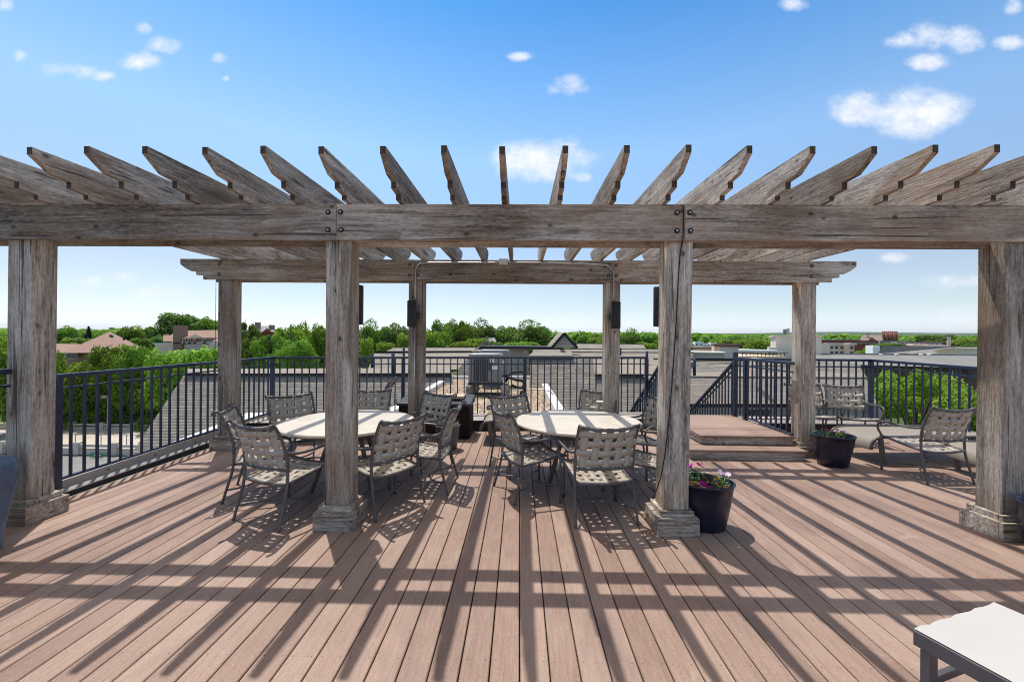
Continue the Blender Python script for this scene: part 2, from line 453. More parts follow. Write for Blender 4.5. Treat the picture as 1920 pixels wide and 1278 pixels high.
def endprof(x, sgn, z0, z1):                     # decorative beam end, returns (x,z) from top round to bottom
    H = z1-z0
    return [(x, z1), (x, z1-.072), (x-sgn*.075, z1-.13), (x-sgn*.15, z1-.165), (x-sgn*.215, z1-.170), (x-sgn*.218, z1-.215), (x-sgn*.31, z1-.218), (x-sgn*.312, z0)]
def xprism(prof, y0, y1):                        # profile in (x,z) extruded along y
    mb = MB(); n = len(prof)
    mb.v = [(x, y0, z) for x, z in prof]+[(x, y1, z) for x, z in prof]
    mb.f.append(tuple(range(n))); mb.f.append(tuple(n+k for k in reversed(range(n))))
    for k in range(n):
        a, b = k, (k+1) % n; mb.f.append((a, a+n, b+n, b))
    return mb
def bolts(pts, y, par, r=.02):
    for x, z in pts:
        b = loc(MB().tube([(x, y-.008, z), (x, y+.002, z)], r, 14)).build('bolt', M['bolt'], par)
        loc(MB().tube([(x, y-.012, z), (x, y-.0075, z)], r*.45, 10)).build('bolt_centre', M['boltc'], par)
def beamrow(y, th, joints, xl, xr, bolt):
    xs = [xl]+joints+[xr]
    for k in range(len(xs)-1):
        a, b = xs[k]+(.0015 if k else 0), xs[k+1]-(.0015 if k < len(xs)-2 else 0)
        zt, zb = ZT+random.uniform(-.004, .002), ZB+random.uniform(-.003, .003)
        lp = list(reversed(endprof(a, -1, zb, zt))) if k == 0 else [(a, zb), (a, zt)]
        rp = endprof(b, 1, zb, zt) if k == len(xs)-2 else [(b, zt), (b, zb)]
        o = loc(xprism(lp+rp, y, y+th)).build('beam', M['wx'], perg, bevel=.004)
        if bolt:
            bx = []
            if k > 0: bx += [(a+.035, ZT-.065), (a+.04, ZT-.205)]
            else: bx += [(joints[0]-(joints[1]-joints[0])-.0, ZT-.065), (joints[0]-(joints[1]-joints[0]), ZT-.205)]
            if k < len(xs)-2: bx += [(b-.06, ZT-.065), (b-.06, ZT-.205)]
            else: bx += [(joints[-1]+(joints[1]-joints[0])-.05, ZT-.065), (joints[-1]+(joints[1]-joints[0])-.05, ZT-.205)]
            bolts(bx, y, o)
beamrow(YF, .04, [-1.445, 1.27], -5.0, 4.75, True)
beamrow(YF+.04+W, .04, [-1.45, 1.235], -5.0, 4.75, False)
beamrow(YB, .04, [-1.40, 1.225], -4.555, 4.375, True)
beamrow(YB+.04+W, .04, [-1.39, 1.235], -4.555, 4.375, False)

def rafter(xf, xb, n):
    yt, ye = 2.763, 6.13
    z0, z1 = ZT+.002, 2.806
    z1 += random.uniform(-.006, .006)
    H = z1-z0
    d = [(0, 0), (0, .052), (.125, .142), (.235, .152), (.237, .2), (.35, .21), (.352, H)]
    pr = [(yt+a, z1-b) for a, b in d]+[(ye-a, z1-b) for a, b in reversed(d)]
    mb = MB().prism(pr, -.0195, .0195)
    tw = random.uniform(-.008, .008)
    mb.v = [(x+xf+(xb-xf)*(y-yt)/(YB+.1-yt)+tw*math.sin((y-yt)*1.1), y, z) for x, y, z in mb.v]
    # split long faces for the slight bow
    o = loc(mb).build('rafter', M['wy'], perg, bevel=.0015)
    o.data.materials.append(M['cutface'])               # small cut faces at the rafter ends take a darker brown
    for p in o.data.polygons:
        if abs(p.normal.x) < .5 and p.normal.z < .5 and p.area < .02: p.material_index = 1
for i, x in enumerate((-4.18, -3.78, -3.38, -2.98, -2.573, -2.156, -1.755, -1.356, -.935, -.52, -.127, .299, .71, 1.12, 1.522, 1.937, 2.34, 2.738, 3.137, 3.53, 3.93)):
    rafter(x, x*.955, i)

# ------------------------------------------------------------------ fittings on the pergola
def speaker(x, y, z, label):
    t = thing('loudspeaker', label, 'loudspeaker', (x, y, z), 0, 'black outdoor speakers on the pergola posts')
    mb = MB(); w, h = .062, .175
    prof = [(w*.2, -h), (w*.92, -h+.004), (w, -h+.012), (w, h-.012), (w*.92, h-.004), (w*.2, h)]
    mb.lathe(prof, n=20).disc(w*.2, (0, 0, h), 20).disc(w*.2, (0, 0, -h), 20)
    mb.build('cabinet', M['black'], t, True)
    return t
sp = [(at(772.5, 588, 5.36), 'black speaker on the rear post behind the left table, below the conduit'),
      (at(1154.5, 590.5, 5.36), 'black speaker on the rear post behind the right table, below the conduit'),
      (Vector((-1.43, 3.56, 1.795)), 'sliver of black speaker showing beside the front post of the left table'),
      (Vector((1.215, 3.56, 1.795)), 'sliver of black speaker showing beside the front post with the cable')]
for i, (p, lab) in enumerate(sp):
    t = speaker(p.x, p.y, p.z, lab)
    bx = .10 if i == 0 else -.10 if i == 1 else (-.04 if i == 2 else .04)
    MB().box((bx*.55-.012, .01, -.06), (bx*.55+.03*(1 if bx > 0 else -1), .115 if i < 2 else -.075, .02)).build('bracket', M['black'], t)
# conduit along the rear beam and down to the two speakers
cz = lambda px, py: at(px, py, YB-.016)
t = thing('conduit', 'grey metal conduit running along the rear beam and down two posts', 'conduit', (0, 5.4, 2.5))
def inl(mb, t):
    L = t.location; mb.v = [(x-L.x, y-L.y, z-L.z) for x, y, z in mb.v]; return mb
pl = [cz(938, 492), cz(870, 492), cz(800, 492.5), cz(786, 495), cz(780, 503), cz(779, 512), cz(778.5, 562)]
inl(MB().tube(pl, .0115, 10, 4), t).build('pipe', M['steel'], t, True)
pr = [cz(950, 492), cz(1040, 493), cz(1128, 496.5), cz(1142, 500), cz(1149, 509), cz(1150.5, 520), cz(1150.5, 566)]
inl(MB().tube(pr, .0115, 10, 4), t).build('pipe', M['steel'], t, True)
pd = [at(778, 612, 5.445), at(777, 700, 5.445), at(775, 800, 5.445)]
inl(MB().tube(pd, .0105, 8), t).build('pipe', M['steel'], t, True)
b = cz(944, 490.5)
inl(MB().box((b.x-.056, YB-.05, b.z-.04), (b.x+.056, YB-.003, b.z+.035)), t).build('junction_box', M['whitef'], t, bevel=.004)
# black cable hanging down the right-hand front post
yy = YF-.008
cb = [at(1281, 383, yy), at(1281.5, 420, yy), at(1280, 450, yy), at(1276, 470, YF+.03), at(1272, 520, YF+.03), at(1268, 600, YF+.03), at(1262, 690, YF+.03), at(1253, 800, YF+.03), at(1242, 880, YF+.03), at(1232, 915, YF+.028), at(1224, 936, YF+.02)]
tag(MB().tube(cb, .0042, 6, 4).build('cable', M['hose'], None, True), 'black cable hanging down the front post by the flower pot', 'cable')
w = [at(405, 525, 5.4), at(404, 620, 5.42), at(402.5, 700, 5.44), at(400, 790, 5.42), at(398, 838, 5.40), at(385, 851, 5.36), at(372, 858, 5.3)]
tag(MB().tube(w, .003, 5, 4).build('wire', M['hose'], None, True), 'thin dark wire hanging beside the rear left corner post', 'wire')

# ------------------------------------------------------------------ railings
def railing(name, label, secs, group=None, wallp=(), sp=.122, tw=.05):
    """secs: list of (P0, P1, z_top0, z_top1, z_bot0, z_bot1); posts at listed fractions"""
    t = thing(name, label, 'railing', (secs[0][0][0], secs[0][0][1], 0), 0, group)
    L = t.location
    def lb(mb): return inl(mb, t)
    for (a, b, t0, t1, b0, b1, posts, pt) in secs:
        A, B = Vector((a[0], a[1], 0)), Vector((b[0], b[1], 0)); d = B-A; n = d.length
        zt = lambda f: t0+(t1-t0)*f
        zb = lambda f: b0+(b1-b0)*f
        P = lambda f, z: A+d*f+Vector((0, 0, z))
        lb(MB().beam(P(0, zt(0)-.02), P(1, zt(1)-.02), tw, .04)).build('top_rail', M['navy'], t, bevel=.004)
        lb(MB().beam(P(0, zt(0)-.135), P(1, zt(1)-.135), .022, .018)).build('mid_rail', M['navy'], t)
        lb(MB().beam(P(0, zb(0)+.012), P(1, zb(1)+.012), .028, .022)).build('bottom_rail', M['navy'], t)
        for f in posts:
            lb(MB().beam(P(f, zb(f)-.14), P(f, zt(f)-.04+pt), .06, .06, (d.x, d.y, 0))).build('rail_post', M['navy'], t, bevel=.003)
        cnt = max(2, int(n/sp))
        for k in range(1, cnt):
            f = k/cnt
            if any(abs(f-q)*n < .04 for q in posts): continue
            lb(MB().beam(P(f, zb(f)+.02), P(f, zt(f)-.04), .019, .019, (d.x, d.y, 0))).build('baluster', M['navy'], t)
    return t
KX = -4.30
corner = (KX, 7.08)
railing('left_railing', 'navy metal railing along the left edge of the deck above the pale fascia',
        [((KX, 3.74), corner, 1.150, 1.18, .155, .205, (0.0, 1.0), .0)])
bend = (2.42, 7.86)
railing('back_railing', 'navy metal railing along the back edge facing the roofs and cooling units',
        [(corner, bend, 1.18, 1.20, .16, .08, (.33, .655, 1.0), .0)])
railing('short_railing', 'short navy railing end bolted to the front left pergola post', [((-4.085, 1.6), (-4.085, 3.215), 1.23, 1.238, .12, .12, (), .0)])
PZ = .25
railing('stair_railing', 'navy railing beside the raised platform with a tall end post',
        [((3.62, 5.50), (3.62, 6.92), 1.235, 1.245, .265, .285, (.80,), .0),
         ((3.62, 6.95), (3.62, 8.95), 1.20, -.08, .30, -.95, (0.0,), .165)], sp=.11)
railing('stair_handrail', 'navy sloping handrail on the table side of the stair opening',
        [((2.46, 7.0), (2.46, 9.6), 1.24, -.36, .30, -1.3, (), .06)], sp=.11)
railing('right_railing', 'navy railing round the lounge corner in front of the leafy tree',
        [((3.75, 7.12), (6.0, 7.12), 1.215, 1.217, .16, .16, (), .0), ((6.0, 7.12), (6.0, 3.4), 1.217, 1.16, .16, .10, (0.0, .52), .0)], sp=.125)

# curbs under the railings
t = thing('roof_curb', 'stepped roof curb with grey ledge and pale fascia below the left railing', 'curb', (-4.3, 3.4, 0))
def lbt(mb): return inl(mb, t)
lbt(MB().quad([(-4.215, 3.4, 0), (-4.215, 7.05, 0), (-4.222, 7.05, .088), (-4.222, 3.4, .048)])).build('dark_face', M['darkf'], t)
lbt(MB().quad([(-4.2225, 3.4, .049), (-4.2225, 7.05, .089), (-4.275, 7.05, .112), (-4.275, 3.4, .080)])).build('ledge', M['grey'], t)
lbt(MB().beam((-4.2225, 3.4, .049), (-4.2225, 7.05, .089), .008, .010)).build('edge_strip', M['steel'], t)
mb = MB(); mb.v = [(-4.276, 3.4, .0), (-4.276, 7.05, .0), (-4.276, 7.05, .205), (-4.276, 3.4, .132), (-4.36, 3.4, .0), (-4.36, 7.05, .0), (-4.36, 7.05, .205), (-4.36, 3.4, .132)]
mb.f = [(0, 1, 2, 3), (7, 6, 5, 4), (3, 2, 6, 7), (0, 3, 7, 4), (1, 5, 6, 2)]
lbt(mb).build('fascia', M['fascia'], t)
for yv in (4.2, 4.75, 5.35, 6.0):
    lbt(MB().tube([(-4.275, yv, .12), (-4.268, yv, .12)], .007, 8)).build('screw', M['bolt'], t)
lbt(MB().quad([(-4.361, 4.4, .10), (-4.361, 7.05, .204), (-4.72, 7.05, .20), (-4.58, 5.0, .09)])).build('flashing', M['whitef'], t)
t = thing('back_curb', 'low dark faced curb with pale cap along the back of the deck', 'curb', (0, 6.9, 0))
def bc(a, b, ya, yb):
    mb = MB(); mb.v = [(a, ya, 0), (b, yb, 0), (b, yb, .17), (a, ya, .17), (a, ya+.6, 0), (b, yb+.6, 0), (b, yb+.6, .17), (a, ya+.6, .17)]
    mb.f = [(0, 1, 2, 3), (7, 6, 5, 4), (0, 3, 7, 4), (1, 5, 6, 2)]
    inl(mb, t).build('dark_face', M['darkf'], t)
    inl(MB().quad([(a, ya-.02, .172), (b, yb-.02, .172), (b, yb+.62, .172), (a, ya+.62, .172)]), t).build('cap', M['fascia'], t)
bc(-4.4, 2.40, 6.35, 7.1)
t2 = t
t = thing('lounge_curb', 'dark curb with pale cap behind the two lounge chairs', 'curb', (5, 6.9, 0))
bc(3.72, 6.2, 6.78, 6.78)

# raised platform with two steps
t = thing('platform', 'raised wooden platform of brown boards with two steps to the stair opening', 'platform', (2.9, 5.3, 0))
def crossboards(x0, x1, y0, y1, z, fy=.13):
    mb = MB(); y = y0; k = 0
    while y < y1-.02:
        e = min(y+fy-.006, y1); mb.box((x0, y, z-.026), (x1, e, z)); y += fy
    return mb
inl(crossboards(2.16, 3.64, 5.235, 5.52, .128), t).build('tread', M['deck_x'], t, bevel=.003)
inl(MB().box((2.16, 5.527, .101), (2.29, 6.9, .127)).box((2.298, 5.527, .101), (2.43, 6.9, .127)), t).build('side_tread', M['deck'], t, bevel=.003)
inl(MB().box((2.18, 5.26, .001), (3.62, 5.295, .10)), t).build('riser', M['wx'], t)
inl(MB().box((2.18, 5.297, .001), (2.21, 6.9, .099)), t).build('riser', M['wy'], t)
inl(crossboards(2.42, 3.655, 5.50, 7.05, PZ, .137), t).build('platform_boards', M['deck_x'], t, bevel=.003)
inl(MB().box((2.445, 5.525, .13), (3.64, 5.56, PZ-.028)), t).build('riser', M['wx'], t)
inl(MB().box((2.445, 5.562, .128), (2.475, 7.0, PZ-.028)).box((3.61, 5.562, .0), (3.64, 7.0, PZ-.028)), t).build('riser', M['wy'], t)

# ------------------------------------------------------------------ furniture
def strap(mb, fn, w, axis, c, n, ph, amp=.006, th=.0035, lo=0.0, hi=1.0, nx=5):
    """one woven strap on surface fn(u,v)->(pos, normal); axis 0 runs along u at v=c"""
    rows = []
    for k in range(n+1):
        s = lo+(hi-lo)*k/n
        off = amp*math.sin(math.pi*(s*nx+ph))
        pr = []
        for e in (-w/2, w/2):
            u, v = (s, c+e) if axis == 0 else (c+e, s)
            p, nn = fn(u, v)
            pr.append((p+nn*(off+th/2), p+nn*(off-th/2)))
        rows.append((pr[0][0], pr[1][0], pr[1][1], pr[0][1]))
    i = len(mb.v)
    for r in rows: mb.v += [tuple(x) for x in r]
    for k in range(n):
        a = i+k*4
        for j in range(4): mb.f.append((a+j, a+(j+1) % 4, a+4+(j+1) % 4, a+4+j))
    mb.f.append((i, i+1, i+2, i+3)); mb.f.append((i+4*n+3, i+4*n+2, i+4*n+1, i+4*n))

def surf(fn0):
    def f(u, v):
        p = fn0(u, v); e = 1e-3
        n = (fn0(u+e, v)-p).cross(fn0(u, v+e)-p).normalized()
        return p, n
    return f
BW = .243
def back_s(u, v):
    x = (u-.5)*2*BW; q = 1-(u-.5)**2*4
    z = .455+v*.355-.026*q*v
    y = -.215-.105*max(v, 0)**1.4-.038*q
    return Vector((x, y, z))
def seat_s(u, v):
    x = (u-.5)*2*.235; q = 1-(u-.5)**2*4
    y = -.225+v*.47
    z = .338+.075*v-.02*q-.022*max(0, (v-.78)/.22)**2-.01*math.sin(math.pi*v)
    return Vector((x*(1+.06*v), y, z))
def make_chair():
    t = thing('patio_chair', 'x', 'chair', (0, 0, 0), 0)
    f = surf(back_s); mb = MB()
    for i in range(5): strap(mb, f, .122, 1, (i+.5)/5, 14, i % 2, .0035, .0035, -.02, 1.01, 4)
    for j in range(4): strap(mb, f, .150, 0, (j+.5)/4*.96+.02, 15, (j+1) % 2+.5, .0035, .0035, -.01, 1.01, 5)
    mb.build('backrest', M['strap'], t, True)
    f = surf(seat_s); mb = MB()
    for i in range(6): strap(mb, f, .106, 1, (i+.5)/6, 18, i % 2, .003, .0035, -.01, 1.02, 6)
    for j in range(6): strap(mb, f, .106, 0, (j+.5)/6, 18, (j+1) % 2+.5, .003, .0035, -.02, 1.02, 6)
    mb.build('seat', M['strap'], t, True)
    for s in (-1, 1):
        MB().tube([(s*.262, -.30, 0), (s*.256, -.262, .14), (s*.25, -.222, .30), (s*.247, -.212, .45)], [.011, .0125], 8, 4).build('leg', M['bronze'], t, True)
        MB().tube([(s*.262, .215, 0), (s*.262, .215, .2), (s*.262, .21, .41)], .0118, 8, 3).build('leg', M['bronze'], t, True)
        MB().tube([(s*.262, .21, .40), (s*.272, .245, .46), (s*.278, .255, .51), (s*.282, .225, .558), (s*.283, .15, .578), (s*.28, .03, .572), (s*.27, -.09, .566), (s*.252, -.19, .578), (s*.247, -.235, .60)], .0122, 8, 4).build('armrest', M['bronze'], t, True)
    mb = MB()
    for s in (-1, 1):
        mb.tube([(s*.247, -.212, .44), (s*.246, -.222, .55), (s*.246, -.26, .68), (s*.247, -.312, .79), (s*.248, -.345, .828), (s*.249, -.375, .826), (s*.25, -.382, .805), (s*.25, -.366, .794), (s*.25, -.354, .806)], [.0145, .0095], 8, 5)
    tr = [back_s(u/10, 1.0)+Vector((0, 0, .004)) for u in range(11)]
    br = [back_s(u/10, -.01) for u in range(11)]
    mb.tube(tr, .014, 8).tube(br, .0125, 8)
    for i in range(5):          # straps wrapped round the top bar
        a = (i+.5)/5
        for bar, rr in ((tr, .0175), (br, .016)):
            k = a*10; q0 = back_s(a-.055, 1.0 if bar is tr else -.01); q1 = back_s(a+.055, 1.0 if bar is tr else -.01)
            dz = Vector((0, 0, .004)) if bar is tr else Vector((0, 0, 0))
            mb.tube([q0+dz, (q0+q1)/2+dz, q1+dz], rr, 8)
    mb.build('back_frame', M['bronze'], t, True)
    mb = MB()
    lp = [seat_s(0, v/6) for v in range(7)]+[seat_s(u/6, 1) for u in range(1, 7)]+[seat_s(1, 1-v/6) for v in range(1, 7)]+[seat_s(1-u/6, 0) for u in range(1, 7)]
    mb.tube(lp, .0135, 8)
    for s in (-1, 1):
        mb.tube([(s*.25, .205, .385), (s*.235, .205, .385)], .012, 6); mb.tube([(s*.25, -.215, .34), (s*.225, -.215, .338)], .012, 6)
    mb.build('seat_frame', M['bronze'], t, True)
    for s in (-1, 1):
        yb = -.262 if s < 0 else .212
        pts = [(-.253, yb, .115), (-.21, yb-s*.085, .113), (-.12, yb-s*.165, .112), (0, yb-s*.20, .112), (.12, yb-s*.165, .112), (.21, yb-s*.085, .113), (.253, yb, .115)]
        MB().tube(pts, .0085, 8, 4).build('stretcher', M['bronze'], t, True)
    return t
chair0 = make_chair()
GL, GR, GO = 'woven strap chairs around the left table', 'woven strap chairs around the right table', 'woven strap chairs by the lounger'
chairs = [
 (-1.99, 3.52, -21, 'woven taupe chair at left table, nearest the camera, left of the front post', GL),
 (-2.50, 4.02, -68, 'woven taupe chair seen side-on at the outer end of the left table by the railing', GL),
 (-2.52, 4.68, -133, 'woven taupe chair across the left table, in front of the railing corner', GL),
 (-1.93, 5.16, -171, 'woven taupe chair behind the left table, half hidden by the front post', GL),
 (-1.19, 4.86, 147, 'woven taupe chair at left table, just in front of the dark storage box', GL),
 (-.97, 4.21, 88, 'woven taupe chair seen edge-on at left table, facing left toward the post', GL),
 (-1.26, 3.73, 55, 'woven taupe chair at left table, its back turned, just right of the front post', GL),
 (.13, 4.09, -66, 'woven taupe chair tucked in at right table, turned to the right, near the aisle', GR),
 (.03, 4.74, -151, 'woven taupe chair across the right table, in front of the gravel roof', GR),
 (.675, 3.62, 8.3, 'woven taupe chair with its back squarely to the camera at the right table', GR),
 (.95, 5.32, 156, 'woven taupe chair behind the right table, below the slim rear post', GR),
 (1.44, 4.76, 118, 'woven taupe chair beyond right table, cut by the post with the cable, back upright', GR),
 (1.19, 4.0, 74, 'woven taupe chair hidden by the post with the cable, only its seat showing', GR),
 (4.57, 4.74, 4, 'woven dark chair turned away in front of the lounger, beside the large right post', GO),
 (5.02, 6.28, 162, 'woven grey chair facing us in the railing corner, the fully visible one of two', GO),
 (4.55, 6.42, 172, 'woven grey chair facing us in the lounge corner, half hidden by a pergola post', GO),
]
for i, (x, y, a, lab, g) in enumerate(chairs):
    if i == 0:
        chair0.location = (x, y, 0); chair0.rotation_euler = (0, 0, R(a)); chair0['label'] = lab; chair0['group'] = g
    else: dup(chair0, (x, y, 0), R(a), lab, g)

def make_table():
    t = thing('round_table', 'x', 'table', (0, 0, 0), 0, 'round cream tables')
    r = .677; z = .64
    mb = MB().lathe([(0.001, z), (r-.03, z), (r-.012, z-.002), (r-.003, z-.008), (r, z-.018), (r-.003, z-.028), (r-.015, z-.034), (r-.05, z-.036), (.001, z-.036)], n=72)
    mb.build('tabletop', M['cream'], t, True)
    MB().lathe([(r-.07, z-.037), (r-.07, z-.06), (r-.1, z-.06), (r-.1, z-.037)], n=48).build('apron', M['bronze'], t, True)
    for a in (35, 125, 215, 305):
        c, s = math.cos(R(a)), math.sin(R(a))
        MB().beam((c*.17, s*.17, z-.05), (c*.40, s*.40, 0), .045, .028, (s, -c, 0)).build('leg', M['bronze'], t, bevel=.006)
    MB().lathe([(.235, .50), (.25, .50), (.25, .475), (.235, .475), (.235, .50)], n=32).build('brace_ring', M['bronze'], t, True)
    MB().beam((-.43, -.30, z-.05), (.43, .30, z-.05), .05, .025).beam((-.30, .43, z-.052), (.30, -.43, z-.052), .05, .025).build('cross_bar', M['bronze'], t)
    return t
tb = make_table()
tb.location = (.633, 4.455, 0); tb['label'] = 'round cream table between the slim rear post and the post with the cable'
dup(tb, (-1.79, 4.29, 0), R(20), 'round cream table half hidden behind the left front post')

def make_chaise(back=0.0, ln=1.75):
    """lies along local +x from the curved foot end"""
    t = thing('chaise_lounge', 'x', 'lounger', (0, 0, 0), 0, 'sling chaise lounges')
    w = .60
    path = [(.10, .05), (.0, .12), (-.03, .2), (.0, .285), (.08, .325), (.25, .335), (.6, .335), (1.05, .335)]
    if back: path += [(1.15, .36), (1.15+.6*math.cos(R(back)), .36+.6*math.sin(R(back)))]
    else: path += [(1.4, .335), (ln, .33)]
    path = path[1:]
    mb = MB(); n = len(path)
    P = [Vector((x, 0, z)) for x, z in path]
    Q = []
    for i in range(n-1):
        p0, p1, p2, p3 = P[max(i-1, 0)], P[i], P[i+1], P[min(i+2, n-1)]
        for k in range(5):
            s = k/5; Q.append(.5*((2*p1)+(-p0+p2)*s+(2*p0-5*p1+4*p2-p3)*s*s+(-p0+3*p1-3*p2+p3)*s**3))
    Q.append(P[-1])
    Q = [q for q in Q if q.z > .17]
    for th in (.0, -.006):
        for q in Q:
            for j in range(9):
                y = (j/8-.5)*w; sag = -.012*(1-(j/4-1)**2)
                mb.v.append((q.x, y, q.z+sag+th))
    L = len(Q); N = L*9
    for i in range(L-1):
        for j in range(8):
            a = i*9+j
            mb.f.append((a, a+1, a+10, a+9)); mb.f.append((N+a+9, N+a+10, N+a+1, N+a))
    mb.build('sling', M['sling'], t, True)
    for s in (-1, 1):
        MB().tube([(q.x, s*(w/2+.012), q.z) for q in Q], .018, 8).build('side_rail', M['bronze'], t, True)
        for x in (.12, 1.32):
            MB().beam((x+.01, s*(w/2+.01), .0), (x-.03, s*(w/2+.01), .325), .03, .055, (1, 0, 0)).build('leg', M['bronze'], t, bevel=.006)
    MB().tube([(.25, -w/2, .31), (.25, w/2, .31)], .014, 8).tube([(1.2, -w/2, .30), (1.2, w/2, .30)], .014, 8).build('cross_bar', M['bronze'], t, True)
    return t
c0 = make_chaise()
c0.location = (4.36, 5.46, 0); c0.rotation_euler = (0, 0, R(3)); c0['label'] = 'taupe sling lounger with curved foot end between the flower pot and the two chairs'
dup(c0, (5.05, 4.70, 0), R(-9), 'taupe sling lounger low behind the dark woven chair, beside the large right post', 'sling chaise lounges')
dup(c0, (-.52, 6.2, 0), R(0), 'taupe sling lounger behind the right table, only its foot end showing in the aisle', 'sling chaise lounges')
c1 = make_chaise(62)
c1.location = (-3.35, 6.08, 0); c1.rotation_euler = (0, 0, R(8)); c1['label'] = 'taupe sling lounger with raised back beside the dark storage box'

# storage box
t = thing('storage_box', 'dark brown wicker storage box with flat lid against the back railing', 'storage box', (-1.29, 6.2, 0))
mb = MB().box((-1.82, 6.17, .0), (-.745, 6.72, .50)); inl(mb, t).build('body', M['wicker'], t, bevel=.01)
mb = MB(); mb.v = [(-1.85, 6.13, .50), (-.715, 6.13, .50), (-.715, 6.75, .50), (-1.85, 6.75, .50), (-1.84, 6.14, .54), (-.725, 6.14, .54), (-.725, 6.74, .60), (-1.84, 6.74, .60)]
mb.f = [(0, 3, 2, 1), (4, 5, 6, 7), (0, 1, 5, 4), (1, 2, 6, 5), (2, 3, 7, 6), (3, 0, 4, 7)]
inl(mb, t).build('lid', M['acdark'], t, bevel=.008)
bq = MB().box((-1.17, 6.30, .585), (-.86, 6.62, .625))  # pale tan slab over part of the lid top
tag(bq.build('pale_slab', plain('pale_tan', (.55, .42, .28), .7, .1, 6), bevel=.004), 'pale flat slab on the dark storage box', 'board')

# pots and flowers
def pot(x, y, label, h=.37, r=.205, rb=.145, mat='potm', ex=1.08, ey=.95, rz=0):
    t = thing('flower_pot', label, 'pot', (x, y, 0), rz, 'tall dark plastic pots')
    MB().lathe([(.001, 0), (rb-.012, 0), (rb, .012), (rb+(r-rb)*.35, h*.33), (rb+(r-rb)*.7, h*.68), (r-.004, h-.014), (r+.004, h-.012), (r+.006, h-.002), (r-.002, h+.003), (r-.012, h-.004), (r-.022, h-.10), (.001, h-.10)], n=40, ex=ex, ey=ey).build('pot_body', M[mat], t, True)
    MB().disc(r-.02, (0, 0, h-.055), 32, ex, ey).build('soil', M['soil'], t)
    return t
def plant(x, y, z, label, petal, nleaf=26, nfl=3, hs=.10, sp=.07, name='flower_plant', fr=.022, wide=.05):
    t = thing(name, label, 'flower', (x, y, z), random.random()*6)
    mb = MB()
    for i in range(nleaf):
        a, l, h = random.random()*6.28, random.uniform(.3, 1)*sp, random.uniform(.01, hs)
        c = Vector((math.cos(a)*l, math.sin(a)*l, h)); d = Vector((math.cos(a), math.sin(a), random.uniform(-.3, .8))).normalized()
        s = d.cross(Vector((random.uniform(-.4, .4), random.uniform(-.4, .4), 1))).normalized()
        ll, ww = random.uniform(.022, .04), random.uniform(.007, .013)
        mb.quad([c, c+d*ll*.5+s*ww, c+d*ll, c+d*ll*.5-s*ww])
    for i in range(6):
        a = random.random()*6.28
        mb.tube([(0, 0, -.03), (math.cos(a)*sp*.5, math.sin(a)*sp*.5, hs*.8)], .0025, 4)
    mb.build('foliage', M['leafg'], t)
    for k in range(nfl):
        a, l = random.random()*6.28, random.uniform(0, 1)*wide
        c = Vector((math.cos(a)*l, math.sin(a)*l, hs+random.uniform(-.01, .03)))
        nn = Vector((random.uniform(-.5, .5), random.uniform(-1, .1), random.uniform(.4, 1))).normalized()
        s = nn.cross(Vector((1, 0, .2))).normalized(); q = nn.cross(s)
        mb = MB()
        for j in range(6):
            b = j/6*6.28; e1, e2 = s*math.cos(b)+q*math.sin(b), s*math.cos(b+.6)+q*math.sin(b+.6); e3 = s*math.cos(b-.6)+q*math.sin(b-.6)
            mb.quad([c, c+e3*fr*.75+nn*.004, c+e1*fr+nn*.001, c+e2*fr*.75+nn*.004])
        mb.build('blossom', M[petal], t)
    return t
ax, ay = 1.515, 3.365
pot(ax, ay, 'tall dark pot of mixed flowers beside the front post with the cable')
zz = .315
plant(ax-.10, ay+.06, zz, 'magenta flower plant at the post side of the nearest pot', 'magenta', 34, 3, .12, .07, fr=.03)
plant(ax-.01, ay+.12, zz, 'hot pink flower plant at the back of the nearest pot', 'pink', 34, 3, .13, .06, fr=.027)
plant(ax-.05, ay-.105, zz, 'magenta flowers spilling over the front rim of the nearest pot', 'magenta', 10, 5, .055, .05, fr=.028)
plant(ax+.085, ay-.06, zz, 'yellow flower plant in the nearest pot', 'yellow', 46, 5, .065, .07, fr=.024)
plant(ax+.155, ay+.03, zz, 'pale lilac flower plant at the right rim of the nearest pot', 'lilac', 26, 2, .10, .05, fr=.027)
plant(ax+.06, ay+.07, zz-.01, 'clump of dry brown leaves in the middle of the nearest pot', 'dry', 2, 9, .04, .04, fr=.028)
bx, by = 3.845, 5.10
pot(bx, by, 'tall dark pot of flowers at the foot of the rear post, by the steps', r=.215, rb=.15)
plant(bx-.09, by+.03, zz, 'pink flower plant with long leaves in the pot by the steps', 'pink', 50, 2, .09, .10, fr=.024)
plant(bx+.04, by-.03, zz, 'yellow flower plant in the pot by the steps', 'yellow', 20, 3, .05, .05, fr=.022)
plant(bx+.12, by+.03, zz, 'pale pink flower plant at the right rim of the pot by the steps', 'lilac', 30, 3, .085, .06, fr=.024)
pot(-.98, 5.62, 'dark grey pot with green plant behind the left table', h=.33, r=.17, rb=.13, mat='slate', ex=1, ey=1)
plant(-.98, 5.62, .27, 'small green plant in the pot behind the left table', 'leafg', 90, 1, .12, .14, name='green_plant', fr=.01)
pot(3.83, 2.98, 'dark grey pot cut by the right picture edge at the large post', h=.36, r=.2, rb=.15, mat='potm', ex=1, ey=1)

